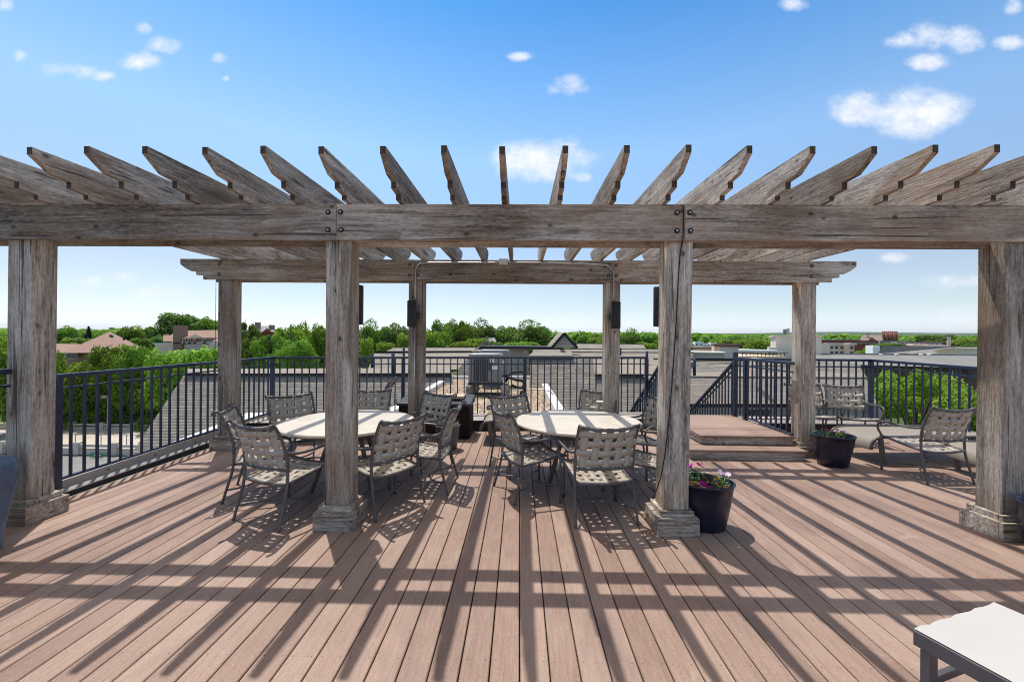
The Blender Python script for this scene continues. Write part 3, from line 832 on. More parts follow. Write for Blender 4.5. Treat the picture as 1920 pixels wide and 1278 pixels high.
# covered grill at the left edge
t = thing('furniture_cover', 'blue grey vinyl cover over furniture at the left picture edge', 'cover', (-4.3, 2.45, 0))
mb = MB(); nx = 20
prof = [(.69, .50, .012), (.695, .51, .10), (.71, .525, .35), (.73, .54, .54), (.735, .55, .585), (.725, .54, .615), (.67, .49, .637), (.40, .3, .655), (.01, .008, .66)]
for (a, b, z) in prof:
    for j in range(48):
        th = 2*math.pi*j/48; c, s = math.cos(th), math.sin(th); e = .4
        x = abs(c)**e*math.copysign(1, c)*a; y = abs(s)**e*math.copysign(1, s)*b
        w = (1+.022*math.sin(5*th+z*9)+.015*math.sin(11*th)) if .05 < z < .55 else 1
        mb.v.append((x*w, y*w, z+.012*math.sin(3*th)*(z > .6)))
for k in range(len(prof)-1):
    for j in range(48):
        a, b = k*48+j, k*48+(j+1) % 48; mb.f.append((a, b, b+48, a+48))
mb.build('cover_cloth', M['cover'], t, True)

# white topped ottoman in the near right corner
t = thing('ottoman', 'white topped low table with slate metal frame in the near right corner', 'side table', (1.49, 1.575, 0), math.atan2(.165, .48))
# local x: to the back corner, local -y: toward the viewer
wx_, ly = .53, .62; Z = .42
for nm, a, b in (('frame_rail', (-.0, -ly, Z-.055), (.032, 0, Z)), ('frame_rail', (wx_-.032, -ly, Z-.055), (wx_, 0, Z)), ('frame_rail', (.033, -.034, Z-.055), (wx_-.033, -.002, Z-.006)), ('frame_rail', (.033, -ly+.002, Z-.055), (wx_-.033, -ly+.034, Z-.006))):
    MB().box(a, b).build(nm, M['slate'], t, bevel=.003)
mb = MB(); n = 12
for i in range(n+1):
    for j in range(n+1):
        x = .006+(wx_-.012)*i/n; y = -ly+.004+(ly-.004)*j/n
        mb.v.append((x, y+.004*math.sin(9*i/n*3)*(j == n), Z+.004-.006*math.sin(math.pi*i/n)*math.sin(math.pi*j/n)))
for i in range(n):
    for j in range(n):
        a = i*(n+1)+j; mb.f.append((a, a+n+1, a+n+2, a+1))
mb.build('sling_top', M['white'], t, True)
for x in (0.002, wx_-.05):
    for y in (-.05, -ly+.002):
        MB().box((x, y-.0, 0), (x+.048, y+.03, Z-.056)).build('leg', M['slate'], t, bevel=.003)
MB().box((.051, -.034, .22), (wx_-.052, -.012, .25)).build('stretcher', M['slate'], t, bevel=.003)

# ------------------------------------------------------------------ neighbouring roofs
def poly(mb, pts, uv=True):
    return mb.slab(pts) if uv else mb.quad(pts)
def P(*a): return [at(*q) for q in a]
def band(px0, py0, px1, py1, Y0, Y1, Y0b=None, Y1b=None):
    """sheet from the bottom edge (px0..px1 at py1, Y0) to the top edge (py0, Y1)"""
    return P((px0, py1, Y0), (px1, py1, Y0), (px1, py0, Y1), (px0, py0, Y1))
def slabbox(px0, py0, px1, py1, Y, depth):
    """upright block: front face from photo extents at Y, running back by depth"""
    a, b = at(px0, py1, Y), at(px1, py0, Y)
    return MB().box((a.x, Y, a.z), (b.x, Y+depth, b.z))

t = thing('mansard_roof', 'grey shingled mansard roof with sloping hip edge beyond the left railing', 'roof', at(500, 860, 13.2))
f = P((238, 862, 12.0), (848, 862, 12.0), (848, 703, 14.6), (345, 703, 14.6))
inl(MB().slab(f), t).build('shingle_face', M['shing'], t)
f = P((238, 862, 12.0), (345, 703, 14.6), (352, 703, 22), (300, 862, 22))
inl(MB().slab(f), t).build('hip_face', M['shing'], t)
inl(MB().slab(P((344, 703, 14.45), (846, 705, 14.45), (846, 699, 14.45), (344, 700, 14.45))), t).build('eave_board', M['darkf'], t)
inl(MB().slab(P((346, 700, 14.45), (846, 699, 14.45), (846, 690, 15.4), (352, 691, 15.4))), t).build('roof_cap', M['shinglit'], t)

t = thing('tan_roof', 'long tan shingled roofs stepping up behind the left mansard', 'roof', at(760, 690, 20))
inl(MB().slab(P((735, 693, 17), (893, 692, 17), (884, 660, 20.5), (757, 661, 20.5))), t).build('roof_slope', M['shinglit'], t)
inl(MB().slab(P((690, 691, 18), (757, 690, 18), (757, 661, 20.5), (703, 661, 20.5))), t).build('roof_slope', M['shing'], t)
inl(MB().slab(P((703, 661, 20.5), (884, 660, 20.5), (884, 657.5, 20.4), (703, 658, 20.4))), t).build('ridge_cap', M['darkf'], t)
inl(MB().slab(P((722, 659, 22), (905, 658, 22), (898, 651.5, 24), (738, 652, 24))), t).build('rear_slope', M['shing'], t)
inl(MB().slab(P((738, 652.3, 24), (898, 651.8, 24), (898, 650, 24), (738, 650.5, 24))), t).build('ridge_cap', M['darkf'], t)
inl(MB().slab(P((848, 705, 16.5), (905, 705, 16.5), (905, 660, 17.2), (886, 660, 17.2))), t).build('shingle_wall', M['shing'], t)
# little gable beyond the condensers
inl(MB().slab(P((893, 655, 19.5), (906, 641, 20.5), (920, 639.5, 23), (917, 655, 23))), t).build('gable_slope', M['shinglit'], t)
inl(MB().quad(P((888, 657, 19), (893, 656.2, 19), (908, 642, 19.4), (904, 640.5, 19.4))), t).build('gable_trim', M['darkf'], t)
for px, y0, y1, Y in ((698, 663, 681, 15.6), (757, 650.5, 664, 19.5)):
    a = at(px, y1+8, Y); b = at(px, y0, Y)
    v = tag(MB().tube([a, b], .055, 10).build('vent_pipe', M['navy'], None, True), 'dark vent pipe on the mansard cap left of the slim post' if px == 698 else 'dark vent pipe on the tan roof ridge beside the slim post', 'vent pipe')
v = tag(MB().tube([at(737, 702, 14.0), at(737, 662, 14.0)], .06, 10).build('vent_pipe', M['navy'], None, True), 'tall navy vent pipe in front of the mansard beside the slim post', 'vent pipe')

t = thing('flat_roof', 'flat roof of tan gravel between pale parapets, holding cooling units', 'roof', at(930, 760, 11))
GZ = lambda y: EYE-1.75+.0125*y
xl0, xr0 = at(797.7, 740, 11.6), at(1030, 738, 11.6)
def gp(px, py):
    d = ray(px, py); k = (GZ(0)-EYE)/(d.z-.0125*d.y); return Vector((0, 0, EYE))+d*k
A, B, Cc, D = gp(700, 800), gp(846, 709.5), gp(1012, 710), gp(1062, 800)
inl(MB().quad([A, D, Cc, B]), t).build('gravel', M['gravel'], t)
def par(a, b, w=.2, h=.13):
    d = (b-a).normalized()*.02; u = Vector((0, 0, h/2))
    return MB().beam(a+u-d, b+u+d, w, h)
inl(par(A, B), t).build('parapet', M['whitef'], t)
inl(par(D, Cc), t).build('parapet', M['whitef'], t)
inl(par(B-Vector((.1, 0, 0)), Cc+Vector((.1, 0, 0)), .2, .11), t).build('parapet', M['whitef'], t)
inl(MB().quad([A, B, B-Vector((0, 0, 3)), A-Vector((0, 0, 3))]).quad([D, Cc, Cc-Vector((0, 0, 3)), D-Vector((0, 0, 3))]), t).build('side_wall', M['grayst'], t)

def condenser(p, w, d, h, label):
    t = thing('air_conditioner', label, 'air conditioner', (p.x, p.y, p.z), 0, 'grey rooftop cooling units')
    MB().box((-w/2, 0, .0), (w/2, d, .07)).build('base', M['acdark'], t)
    MB().box((-w/2+.02, .02, .07), (w/2-.02, d-.02, h-.1)).build('cabinet', M['acgrey'], t, bevel=.02)
    n = 9
    mb = MB()
    for k in range(n):
        x = -w/2+.16+k*(w*.58)/n
        mb.box((x, .004, .11), (x+w*.042, .03, h-.16))
    mb.build('louvre_panel', M['acdark'], t)
    mb = MB()
    for k in range(18):
        z = .1+k*(h-.26)/18; mb.box((-w/2+.008, .04, z), (-w/2+.022, d-.04, z+.012))
    mb.build('coil_guard', M['acdark'], t)
    mb = MB(); prof = [(.5, h-.12), (.51, h-.10), (.505, h-.03), (.48, h-.005), (.42, h), (.01, h-.002)]
    for (a, z) in prof:
        for j in range(40):
            th = 2*math.pi*j/40; c, s = math.cos(th), math.sin(th); e = .35
            mb.v.append((abs(c)**e*math.copysign(1, c)*a*w, d/2+abs(s)**e*math.copysign(1, s)*a*d, z))
    for k in range(len(prof)-1):
        for j in range(40):
            a, b = k*40+j, k*40+(j+1) % 40; mb.f.append((a, b, b+40, a+40))
    mb.build('top_cover', M['acgrey'], t, True)
    MB().box((w*.14, -.003, h*.72), (w*.26, .019, h*.86)).build('label_plate', M['paper'], t)
    MB().box((w*.2, -.003, h*.5), (w*.38, .019, h*.62)).build('label_plate', M['paper'], t)
    MB().box((w*.10, .001, .12), (w*.44, .018, h*.46)).build('service_panel', M['acgrey'], t, bevel=.004)
    return t
q = gp(909, 742)
b0 = at(909, 722, q.y)
con = condenser(Vector((b0.x, q.y, b0.z)), .98, .86, .90, 'front grey cooling unit on timber sleepers over the gravel roof')
q2 = gp(924, 727); b1 = at(926, 707, q2.y)
dup(con, (b1.x, q2.y, b1.z), 0, 'rear grey cooling unit, half hidden behind the front one')
for i, (px, Y, lab) in enumerate(((880, q.y, 'timber sleeper under the left side of the front cooling unit'), (945, q.y, 'timber sleeper under the right side of the front cooling unit'))):
    c = gp(px, 743); z1 = b0.z
    tag(MB().box((c.x-.09, c.y-.12, c.z), (c.x+.09, c.y+2.0, z1)).build('timber_sleeper', M['wy']), lab, 'timber', 'timber sleepers under cooling units')
hs = [at(948, 716, 12), at(958, 700, 12.1), at(975, 697, 12.3), at(983, 700, 12.4), at(984, 718, 12.3), at(976, 727, 12), at(960, 722, 12)]
tag(MB().tube(hs, .035, 8, 5).tube([at(946, 705, 12), at(968, 712, 11.8), at(982, 716, 11.8), at(978, 735, 11.7), at(972, 748, 11.6)], .04, 8, 5).build('pipe', M['hose'], None, True), 'black insulated pipes looping beside the front cooling unit', 'pipe')
tag(MB().tube([at(955, 731, 11.4), at(985, 731, 11.4), at(1012, 730, 11.4), at(1030, 733, 11.3), at(1040, 742, 11.2)], .018, 8, 5).build('pipe', M['steel'], None, True), 'thin silver pipe crossing the gravel and over the right parapet', 'pipe')

t = thing('stair_house', 'putty coloured siding block with dark flat eave behind the cooling units', 'building', at(960, 715, 19))
inl(slabbox(905, 653.5, 992, 716, 19, 3), t).build('wall', M['siding'], t)
inl(slabbox(899, 650, 1034, 653, 18.4, 4), t).build('eave', M['darkf'], t)
inl(slabbox(983, 657, 988, 660.5, 18.8, .2), t).build('wall_light', M['whitef'], t)
pl_ = at(989, 704, 17)
gp_ = plant(pl_.x, 17, pl_.z-.02, 'yellow green potted plant against the siding wall', 'yellow', 60, 2, .45, .12, name='potted_plant', fr=.05)
tag(MB().lathe([(.001, 0), (.09, 0), (.12, .22), (.001, .22)], (pl_.x, 17, pl_.z-.25), 16).build('terracotta_pot', plain('terracotta', (.42, .17, .07), .8)), 'terracotta pot against the siding wall', 'pot')

t = thing('gable_roof', 'grey shingled roofs with a pointed siding gable behind the right table', 'roof', at(1050, 760, 14))
inl(MB().slab(P((988, 800, 12.4), (1125, 800, 12.4), (1112, 672, 14.6), (995, 672, 14.6))), t).build('shingle_face', M['shing'], t)
inl(MB().slab(P((990, 672, 14.5), (1075, 673, 14.5), (1075, 667, 14.5), (990, 667, 14.5))), t).build('eave_board', M['darkf'], t)
inl(MB().slab(P((990, 667, 14.5), (1075, 667.5, 14.5), (1070, 660.5, 16), (998, 660.5, 16))), t).build('roof_cap', M['shing'], t)
inl(MB().slab(P((998, 661, 17), (1052, 661, 17), (1050, 653.5, 18), (1000, 653, 18))), t).build('roof_cap', M['shing'], t)
inl(MB().slab(P((998, 655, 17), (1052, 655, 17), (1052, 652.5, 17), (998, 652.5, 17))), t).build('eave_board', M['darkf'], t)
inl(MB().slab(P((1069, 676, 17.4), (1300, 679, 17.4), (1290, 661, 19.2), (1072, 660, 19.2))), t).build('roof_slope', M['shing'], t)
inl(MB().slab(P((1052, 662, 19.5), (1300, 664, 19.5), (1290, 654, 21), (1052, 654, 21))), t).build('roof_slope', M['shing'], t)
inl(MB().slab(P((1050, 655.2, 20.9), (1300, 656, 20.9), (1300, 653.8, 20.9), (1050, 653, 20.9))), t).build('ridge_cap', M['darkf'], t)
inl(MB().slab(P((1072, 661.5, 19.1), (1300, 662.5, 19.1), (1300, 660, 19.1), (1072, 659, 19.1))), t).build('ridge_cap', M['darkf'], t)
inl(MB().slab(P((1078, 656, 21.5), (1215, 657, 21.5), (1205, 645, 24), (1082, 644, 24))), t).build('roof_slope', M['shing'], t)
inl(MB().slab(P((1079, 645.2, 23.9), (1206, 646.2, 23.9), (1206, 643.8, 23.9), (1079, 642.8, 23.9))), t).build('ridge_cap', M['darkf'], t)
# gable
inl(MB().slab(P((1034, 652, 19), (1080.5, 651.5, 19), (1058, 626.5, 19))), t).build('gable_wall', M['siding'], t)
inl(MB().slab(P((1024, 650, 20.5), (1033, 652.5, 18.8), (1057, 623.6, 18.8), (1046, 623.8, 22.5))), t).build('gable_slope', M['shinglit'], t)
for a, b in (((1033, 653.5), (1058, 625.2)), ((1058, 625.2), (1082.5, 652.5))):
    inl(MB().beam(at(*a, 18.75), at(*b, 18.75), .12, .12, (0, 1, 0)), t).build('gable_trim', M['darkf'], t)
inl(MB().slab(P((1115, 800, 13.2), (1240, 800, 13.2), (1240, 703, 15), (1104, 703, 15))), t).build('shingle_face', M['shing'], t)
inl(MB().slab(P((1104, 704.5, 14.78), (1240, 704.5, 14.78), (1240, 701.3, 14.78), (1104, 701.3, 14.78))), t).build('eave_board', M['darkf'], t)
inl(MB().slab(P((1103, 701, 14.8), (1240, 701, 14.8), (1270, 676, 17.2), (1103, 674, 17.2))), t).build('roof_slope', M['shinglit'], t)
inl(MB().slab(P((1206, 705, 14.4), (1222, 720, 13.6), (1232, 703, 15), (1212, 700, 15.5))), t).build('valley_slope', M['shinglit'], t)
for px, y0, y1, Y, lab in ((1163, 652, 660, 18, 'small dark vent pipe on the tan roof right of the slim rear post'), (1213, 658, 668, 16.5, 'dark vent pipe on the roof beside the post with the cable'), (1302, 672, 698, 15.5, 'tall navy vent pipe on the shingles right of the post with the cable')):
    tag(MB().tube([at(px, y1+6, Y), at(px, y0, Y)], .055, 10).build('vent_pipe', M['navy'], None, True), lab, 'vent pipe')

t = thing('stair_roof', 'grey shingled mansard behind the stair railings, siding below', 'roof', at(1420, 760, 17))
inl(MB().slab(P((1225, 699, 16.95), (1620, 706, 16.95), (1612, 681, 17.9), (1225, 674, 17.9))), t).build('shingle_face', M['shing'], t)
inl(MB().slab(P((1225, 676.5, 17.8), (1400, 677, 17.8), (1400, 671.5, 17.8), (1225, 671.5, 17.8))), t).build('ridge_cap', M['darkf'], t)
inl(MB().slab(P((1225, 704.5, 16.2), (1625, 707, 16.2), (1620, 697.5, 16.9), (1225, 697.5, 16.9))), t).build('ledge', M['shinglit'], t)
inl(MB().slab(P((1225, 757, 15.0), (1645, 757, 15.0), (1622, 706, 16.3), (1225, 703.5, 16.3))), t).build('shingle_face', M['shinglit'], t)
inl(MB().slab(P((1225, 763, 15.4), (1500, 763, 15.4), (1500, 757, 15.4), (1225, 757, 15.4))), t).build('eave_board', M['darkf'], t)
inl(MB().slab(P((1225, 860, 15.5), (1500, 860, 15.5), (1500, 762, 15.5), (1225, 762, 15.5))), t).build('wall', M['siding'], t)
inl(MB().slab(P((1490, 860, 14.2), (1705, 860, 14.2), (1645, 757, 15.2), (1490, 757, 15.2))), t).build('shingle_face', M['shing'], t)
inl(MB().quad(P((1395, 790, 15.4), (1445, 790, 15.4), (1445, 768, 15.4), (1395, 768, 15.4))), t).build('window', M['glass'], t)
inl(slabbox(1415, 671, 1423, 706, 15.6, .3), t).build('wall_panel', M['tanw'], t)

# ------------------------------------------------------------------ city to the right
def block(name, label, cat, px0, py0, px1, py1, Y, depth, mat, cap=None, wins=None, group=None, down=6, wmat='glass', side=None):
    a, b = at(px0, py1, Y), at(px1, py0, Y)
    th = math.atan2((a.x+b.x)/2, Y)*(.82 if depth > 1 else 1)
    t = thing(name, label, cat, ((a.x+b.x)/2, Y, a.z-down), -th, group)
    w, h = (b.x-a.x)*math.cos(th), b.z-a.z
    MB().box((-w/2, 0, 0), (w/2, depth, h+down)).build('wall', M[mat], t)
    if cap:
        MB().box((-w/2-.004*Y, -.004*Y, h+down-.006*Y*cap[1]), (w/2+.004*Y, depth+.004*Y, h+down+.002*Y)).build('parapet_cap', M[cap[0]], t)
    if wins:
        nx, ny, fw, fh = wins
        for i in range(nx):
            for j in range(ny):
                cx, cz_ = -w/2+w*(i+.5)/nx, down+h*(j+.5)/ny*.92
                MB().box((cx-w/nx*fw/2, -.006*Y**.5, cz_-h/ny*fh/2), (cx+w/nx*fw/2, .02, cz_+h/ny*fh/2)).build('window', M[wmat], t)
    return t
t = block('chimney_block', 'tan stucco chimney block with brown cap left of the tall stair post', 'chimney', 1343, 646, 1384, 676, 22, 2.4, 'grayst', ('brownc', .9), down=2)
MB().box((-.62, -.02, 2), (-.595+.25, 2.4, 2.75)).build('lit_side', M['tanw'], t)  # warmer tan box stands in for sunlight on the left side
block('low_block', 'low putty roof box beside the tan chimney block', 'roof box', 1301, 661.5, 1357, 674, 20, 2, 'siding', ('grayst', .35), down=2)
block('flat_roof_building', 'low flat roofed beige building behind the tan chimney block', 'building', 1250, 653, 1345, 664, 50, 8, 'tan', ('brownc', .15), down=6)
for i, (a, b, y0, lab) in enumerate(((1288, 1302, 643.5, 'white townhouse, leftmost of the white row, beside the cable post'), (1303, 1319, 641, 'white townhouse, tallest of the white row'), (1320, 1331, 644, 'white townhouse, third of the white row'), (1332, 1344, 642.5, 'white townhouse at the chimney block end of the white row'))):
    block('townhouse', lab, 'townhouse', a, y0, b, 656, 110, 8, 'whitew', None, (2, 2, .4, .35), 'white townhouses')
block('tan_building', 'large plain beige block behind the rear pergola post', 'building', 1456, 630, 1537, 672, 36, 7, 'tan', ('tan', .2), down=8)
block('small_tan_box', 'small beige box with round vent beside the large beige block', 'roof box', 1443, 651, 1458, 662, 35, 2, 'tan', down=2)
t = thing('roof_terrace', 'pale roof terrace with white pipe rail beyond the tall stair post', 'terrace', at(1430, 670, 30))
inl(slabbox(1388, 668, 1475, 676, 29, 4), t).build('deck_slab', M['tanw'], t)
inl(slabbox(1388, 660, 1470, 668, 32.5, .3), t).build('back_wall', M['tan'], t)
inl(MB().tube([at(1385, 657, 29), at(1456, 659, 29)], .12, 8), t).build('pipe_rail', M['whitef'], t, True)
inl(MB().tube([at(1385, 660.3, 29.2), at(1456, 662, 29.2)], .1, 8), t).build('pipe_rail', M['slateroof'], t, True)
mb = MB()
for k in range(12):
    px = 1392+k*7.2; mb.beam(at(px, 668, 28.9), at(px, 661, 28.9), .03, .03, (1, 0, 0))
mb.beam(at(1440, 660.5, 28.9), at(1478, 662, 28.9), .04, .04)
inl(mb, t).build('fence_panel', M['darkf'], t)
t = block('terrace_house', 'beige house with open roof terrace right of the rear pergola post', 'house', 1540, 643.5, 1556, 667, 44, 3, 'tan', down=8)
block('terrace_wall', 'beige terrace wall with dark openings beside the metal roof', 'house', 1556, 645, 1600, 666, 46, 3, 'tan', ('tan', .3), (5, 2, .55, .45), down=8)
block('terrace_wall', 'orange beige terrace block before the brick building', 'house', 1584, 646, 1593, 657, 45.5, 2, 'tanw', down=5)
# long standing seam roof
t = thing('metal_roof_building', 'long building with pale grey metal roof and dark windows behind the lounge railing', 'building', at(1680, 700, 30))
inl(MB().slab(P((1500, 681, 29), (1960, 694, 23.5), (1960, 668, 29), (1500, 664, 36))), t).build('metal_roof', M['metalroof'], t)
inl(MB().slab(P((1500, 684, 29), (1960, 697, 23.5), (1960, 693.5, 23.5), (1500, 680.5, 29))), t).build('gutter', M['darkf'], t)
inl(MB().slab(P((1500, 760, 29.6), (1960, 800, 24.2), (1960, 695, 24.2), (1500, 682, 29.6))), t).build('wall', M['brownc'], t)
for i in range(13):
    px = 1525+i*33; Yw = 29.4-(px-1500)/460*5.5; oy = (px-1500)/460*14
    inl(MB().quad(P((px, 701+oy, Yw), (px+24, 701.5+oy, Yw-.25), (px+24, 685+oy, Yw-.25), (px, 684.5+oy, Yw))), t).build('window', M['glass'], t)
    inl(MB().quad(P((px-4, 702+oy, Yw-.02), (px-2, 702+oy, Yw-.04), (px-2, 684+oy, Yw-.04), (px-4, 684+oy, Yw-.02))), t).build('window_frame', M['trimw'], t)
mb = MB()
mb.beam(at(1520, 663, 36), at(1960, 666, 29), .25, .12)
inl(mb, t).build('ridge_cap', M['slateroof'], t)
for i, px in enumerate((1652, 1681, 1727, 1742)):
    Yq = 34-(px-1600)*.02
    tag(MB().tube([at(px, 666, Yq), at(px, 662.5, Yq)], .12, 8).build('roof_vent', M['whitef'], None, True), 'small white vents along the metal roof ridge', 'vent', 'white vents along the metal roof ridge')
t = block('white_block', 'white walled block with grey sloping roof behind the metal roof', 'building', 1637, 648, 1649, 663, 50, 6, 'whitew', down=6)
b = t.location
c = MB().slab([p-Vector(b) for p in P((1649, 662, 49.8), (1699, 661, 49.8), (1688, 648.5, 56), (1649, 648, 50.2))]); c.build('roof', M['metalroof'], t)
t = thing('hip_roof', 'pale hip roof between the white block and the tan roof boxes', 'roof', at(1722, 663, 52))
inl(MB().slab(P((1690, 661, 52), (1757, 662, 52), (1741, 654, 58), (1707, 653.5, 58))), t).build('roof_slope', M['metalroof'], t)
inl(MB().slab(P((1757, 662, 52), (1760, 660, 60), (1741, 654, 58))), t).build('roof_slope', M['metalroof'], t)
block('roof_box', 'orange beige roof box left of the wide tan wall', 'roof box', 1716, 646.5, 1734, 654, 70, 6, 'tanw', ('tan', .3), down=5)
block('roof_box', 'pale tan wall block behind the hip roof', 'roof box', 1734, 647, 1777, 655, 74, 6, 'tan', down=5)
block('roof_box', 'orange beige box at the foot of the brick chimney', 'roof box', 1754, 652.5, 1788, 664, 62, 8, 'tanw', ('tan', .3), down=5)
block('roof_box', 'wide tan wall at the large right post', 'roof box', 1788, 654, 1900, 666, 64, 8, 'tan', ('tan', .15), down=5)
block('brick_building', 'dark red brick building with long flat roof right of the beige block', 'building', 1530, 638, 1606, 648, 160, 20, 'redbrick', ('slateroof', .12), (12, 1, .35, .45), down=10)
block('brick_building', 'red brick building below the grey gable roof', 'building', 1600, 644, 1636, 658, 130, 15, 'redbrick', ('slateroof', .12), (6, 2, .4, .4), down=10)
block('brick_building', 'long red brick building with dark roof right of the red tower', 'building', 1688, 647, 1760, 655, 150, 20, 'redbrick', None, (12, 1, .3, .5), down=10)
block('dark_roof', 'long dark roof with white dormers above the red brick row', 'roof', 1686, 641, 1762, 647.2, 152, 20, 'slateroof', None, (9, 1, .25, .35), down=1, wmat='trimw')
block('brick_wing', 'red brick wing beside the brick chimney', 'building', 1762, 643, 1790, 653, 155, 12, 'redbrick', None, (4, 1, .4, .5), down=8)
block('brick_chimney', 'tall tan brick chimney near the large right post', 'chimney', 1777, 629.5, 1783, 655, 150, 1.5, 'tan', ('brownc', .15), down=8)
block('brick_chimney', 'short reddish chimney left of the tall tan one', 'chimney', 1761, 638, 1764.5, 648, 152, 1, 'redbrick', down=3)
t = thing('brick_tower', 'red brick tower of clustered round turrets on the horizon', 'tower', at(1668, 640, 260))
for i in range(8):
    px = 1655+i*3.75
    a, b2, tp = at(px, 641, 260+(i % 2)*2), at(px, 623.5, 260+(i % 2)*2), at(px, 620.3, 260+(i % 2)*2)
    inl(MB().tube([a, b2], .62, 10), t).build('turret', M['redbrick'], t, True)
    inl(MB().tube([b2, tp], [.62, .12], 10), t).build('turret_cap', M['redbrick'], t, True)
inl(slabbox(1653.5, 627, 1682, 641, 261.5, 8), t).build('wall', M['redbrick'], t)
t = thing('gable_roof_hall', 'broad grey brown gable roof left of the red tower', 'roof', at(1634, 640, 250))
inl(MB().slab(P((1610, 639, 250), (1656, 639, 250), (1653, 627.5, 258), (1618, 627.5, 258))), t).build('roof_slope', plain('grey_brown_roof', (.27, .215, .19), .9, .1, .3), t)
inl(MB().quad(P((1626, 639, 249.5), (1645, 639, 249.5), (1635, 632, 249.5))), t).build('gable', M['redbrick'], t)
inl(slabbox(1604, 638.5, 1652, 643, 250, 8), t).build('wall', M['redbrick'], t)
inl(MB().tube([at(1627, 628, 255), at(1627, 625.5, 255)], 1.0, 8), t).build('cupola', M['slateroof'], t)
block('dome_building', 'pale grey low dome roof at the foot of the red tower', 'building', 1652, 638.5, 1686, 646, 220, 8, 'metalroof', down=6)
hr = block('high_rise', 'blue grey twin slab high-rise on the far horizon beside the rear post', 'high-rise', 1469, 617, 1474, 630, 1500, 15, 'slateroof', None, (2, 4, .5, .5), down=30)
MB().box((5.5, 4, 0), (15, 20, 57.5)).build('wall', M['grayst'], hr)
for i, (px, w, y0) in enumerate(((1549, 3, 625), (1553, 4, 626), (1559, 3, 625.5), (1564, 3, 627), (1574, 4, 626.8), (1101, 8, 622.6), (1110, 6, 624), (1076, 5, 624.5), (1088, 4, 625))):
    block('distant_building', 'tiny pale buildings on the far ridge', 'building', px, y0, px+w, 631, 1800, 20, 'tan', down=20, group='tiny pale buildings on the far ridge')
a = at(1592, 621.5, 1700)
t = thing('water_tower', 'tiny water tower on the horizon left of the red tower', 'water tower', at(1592, 631, 1700))
inl(MB().lathe([(.1, -4), (4.5, -2), (5, 0), (3, 2.5), (.1, 3.4)], tuple(a), 16), t).build('tank', M['whitew'], t, True)
inl(MB().tube([a, at(1592, 632, 1700)], 1.1, 8), t).build('stem', M['whitew'], t)

# ------------------------------------------------------------------ left houses and road
t = thing('hip_roof_house', 'brown brick house with rose brown pyramid roof beyond the trees', 'house', at(190, 690, 58))
ap = at(206, 621.5, 62)
c1_, c2_, c3_ = at(114, 661.5, 55), at(233, 660.5, 54), at(277, 657, 64)
inl(MB().slab([c1_, c2_, ap]).slab([c2_, c3_, ap]).slab([c3_, at(150, 655, 70), ap]).slab([at(150, 655, 70), c1_, ap]), t).build('roof', M['shingred'], t)
dn = Vector((0, 0, 6))
e1, e2, e3 = at(121, 661, 56), at(231, 660, 55), at(272, 657, 64)
inl(MB().slab([e1-dn, e2-dn, e2, e1]).slab([e2-dn, e3-dn, e3, e2]), t).build('wall', M['brick'], t)
inl(MB().quad(P((117, 663, 55.6), (233, 662, 54.5), (233, 660.3, 54.5), (117, 661.3, 55.6))), t).build('gutter', M['brownc'], t)
inl(MB().slab(P((80, 661.5, 57), (128, 661.5, 57), (150, 645, 62), (85, 643.5, 63))), t).build('wing_roof', M['shingred'], t)
a = at(80, 661, 57.5); b = at(123, 661, 57.5)
inl(MB().slab([a-dn, b-dn, b, a]), t).build('wing_wall', M['brick'], t)
for px0, px1, n in ((123, 145, 3), (104, 115, 2)):
    Yq = 55.2 if n == 3 else 57.2
    w = inl(MB().quad(P((px0-.8, 672.5, Yq), (px1+.8, 672.3, Yq), (px1+.8, 661.3, Yq), (px0-.8, 661.7, Yq))), t).build('window', M['trimw'], t)
    for k in range(n):
        q0 = px0+(px1-px0)*k/n+.6; q1 = px0+(px1-px0)*(k+1)/n-.6
        inl(MB().quad(P((q0, 671.6, Yq-.08), (q1, 671.6, Yq-.08), (q1, 662.4, Yq-.08), (q0, 662.4, Yq-.08))), t).build('pane', M['glass'], w)
inl(MB().tube([at(232, 638, 59), at(232, 632, 59)], .12, 6).tube([at(208, 631, 57), at(210, 628.5, 57)], .25, 6), t).build('roof_vent', M['darkf'], t)

t = thing('dormer_house', 'large house with tall chimney and dormer balcony under the big oak', 'house', at(345, 660, 75))
inl(MB().slab(P((305, 642, 74), (412, 640, 74), (408, 618.5, 80), (330, 619.5, 80))), t).build('roof', M['shingred'], t)
inl(MB().slab(P((287, 645, 73), (412, 643, 73), (412, 641, 73), (285, 643, 73))), t).build('eave_board', M['trimw'], t)
inl(MB().slab(P((290, 672, 73.6), (412, 672, 73.6), (412, 643, 73.6), (290, 644, 73.6))), t).build('wall', M['grayst'], t)
inl(slabbox(324, 609.5, 340, 655, 73, 1.5), t).build('chimney', M['brick'], t)
inl(slabbox(339, 633, 389, 646, 73.2, 3), t).build('dormer', M['brick'], t)
inl(MB().slab(P((337, 633.5, 72.8), (392, 633, 72.8), (378, 625.5, 76), (350, 625.5, 76))), t).build('dormer_roof', M['shingred'], t)
inl(MB().slab(P((351, 633, 72.6), (381, 632.5, 72.6), (366, 626, 72.6))), t).build('dormer_pediment', M['tan'], t)
for px0, px1 in ((342, 348), (351.5, 358), (361.5, 367.5), (380, 387)):
    w = inl(MB().quad(P((px0, 644, 73), (px1, 644, 73), (px1, 634, 73), (px0, 634, 73))), t).build('window', M['trimw'], t)
    inl(MB().quad(P((px0+1, 641, 72.95), (px1-1, 641, 72.95), (px1-1, 635.4, 72.95), (px0+1, 635.4, 72.95))), t).build('pane', M['glass'], w)
inl(MB().slab(P((346, 648, 72.5), (412, 647, 72.5), (412, 645.5, 72.5), (346, 646.5, 72.5))), t).build('porch_eave', M['trimw'], t)
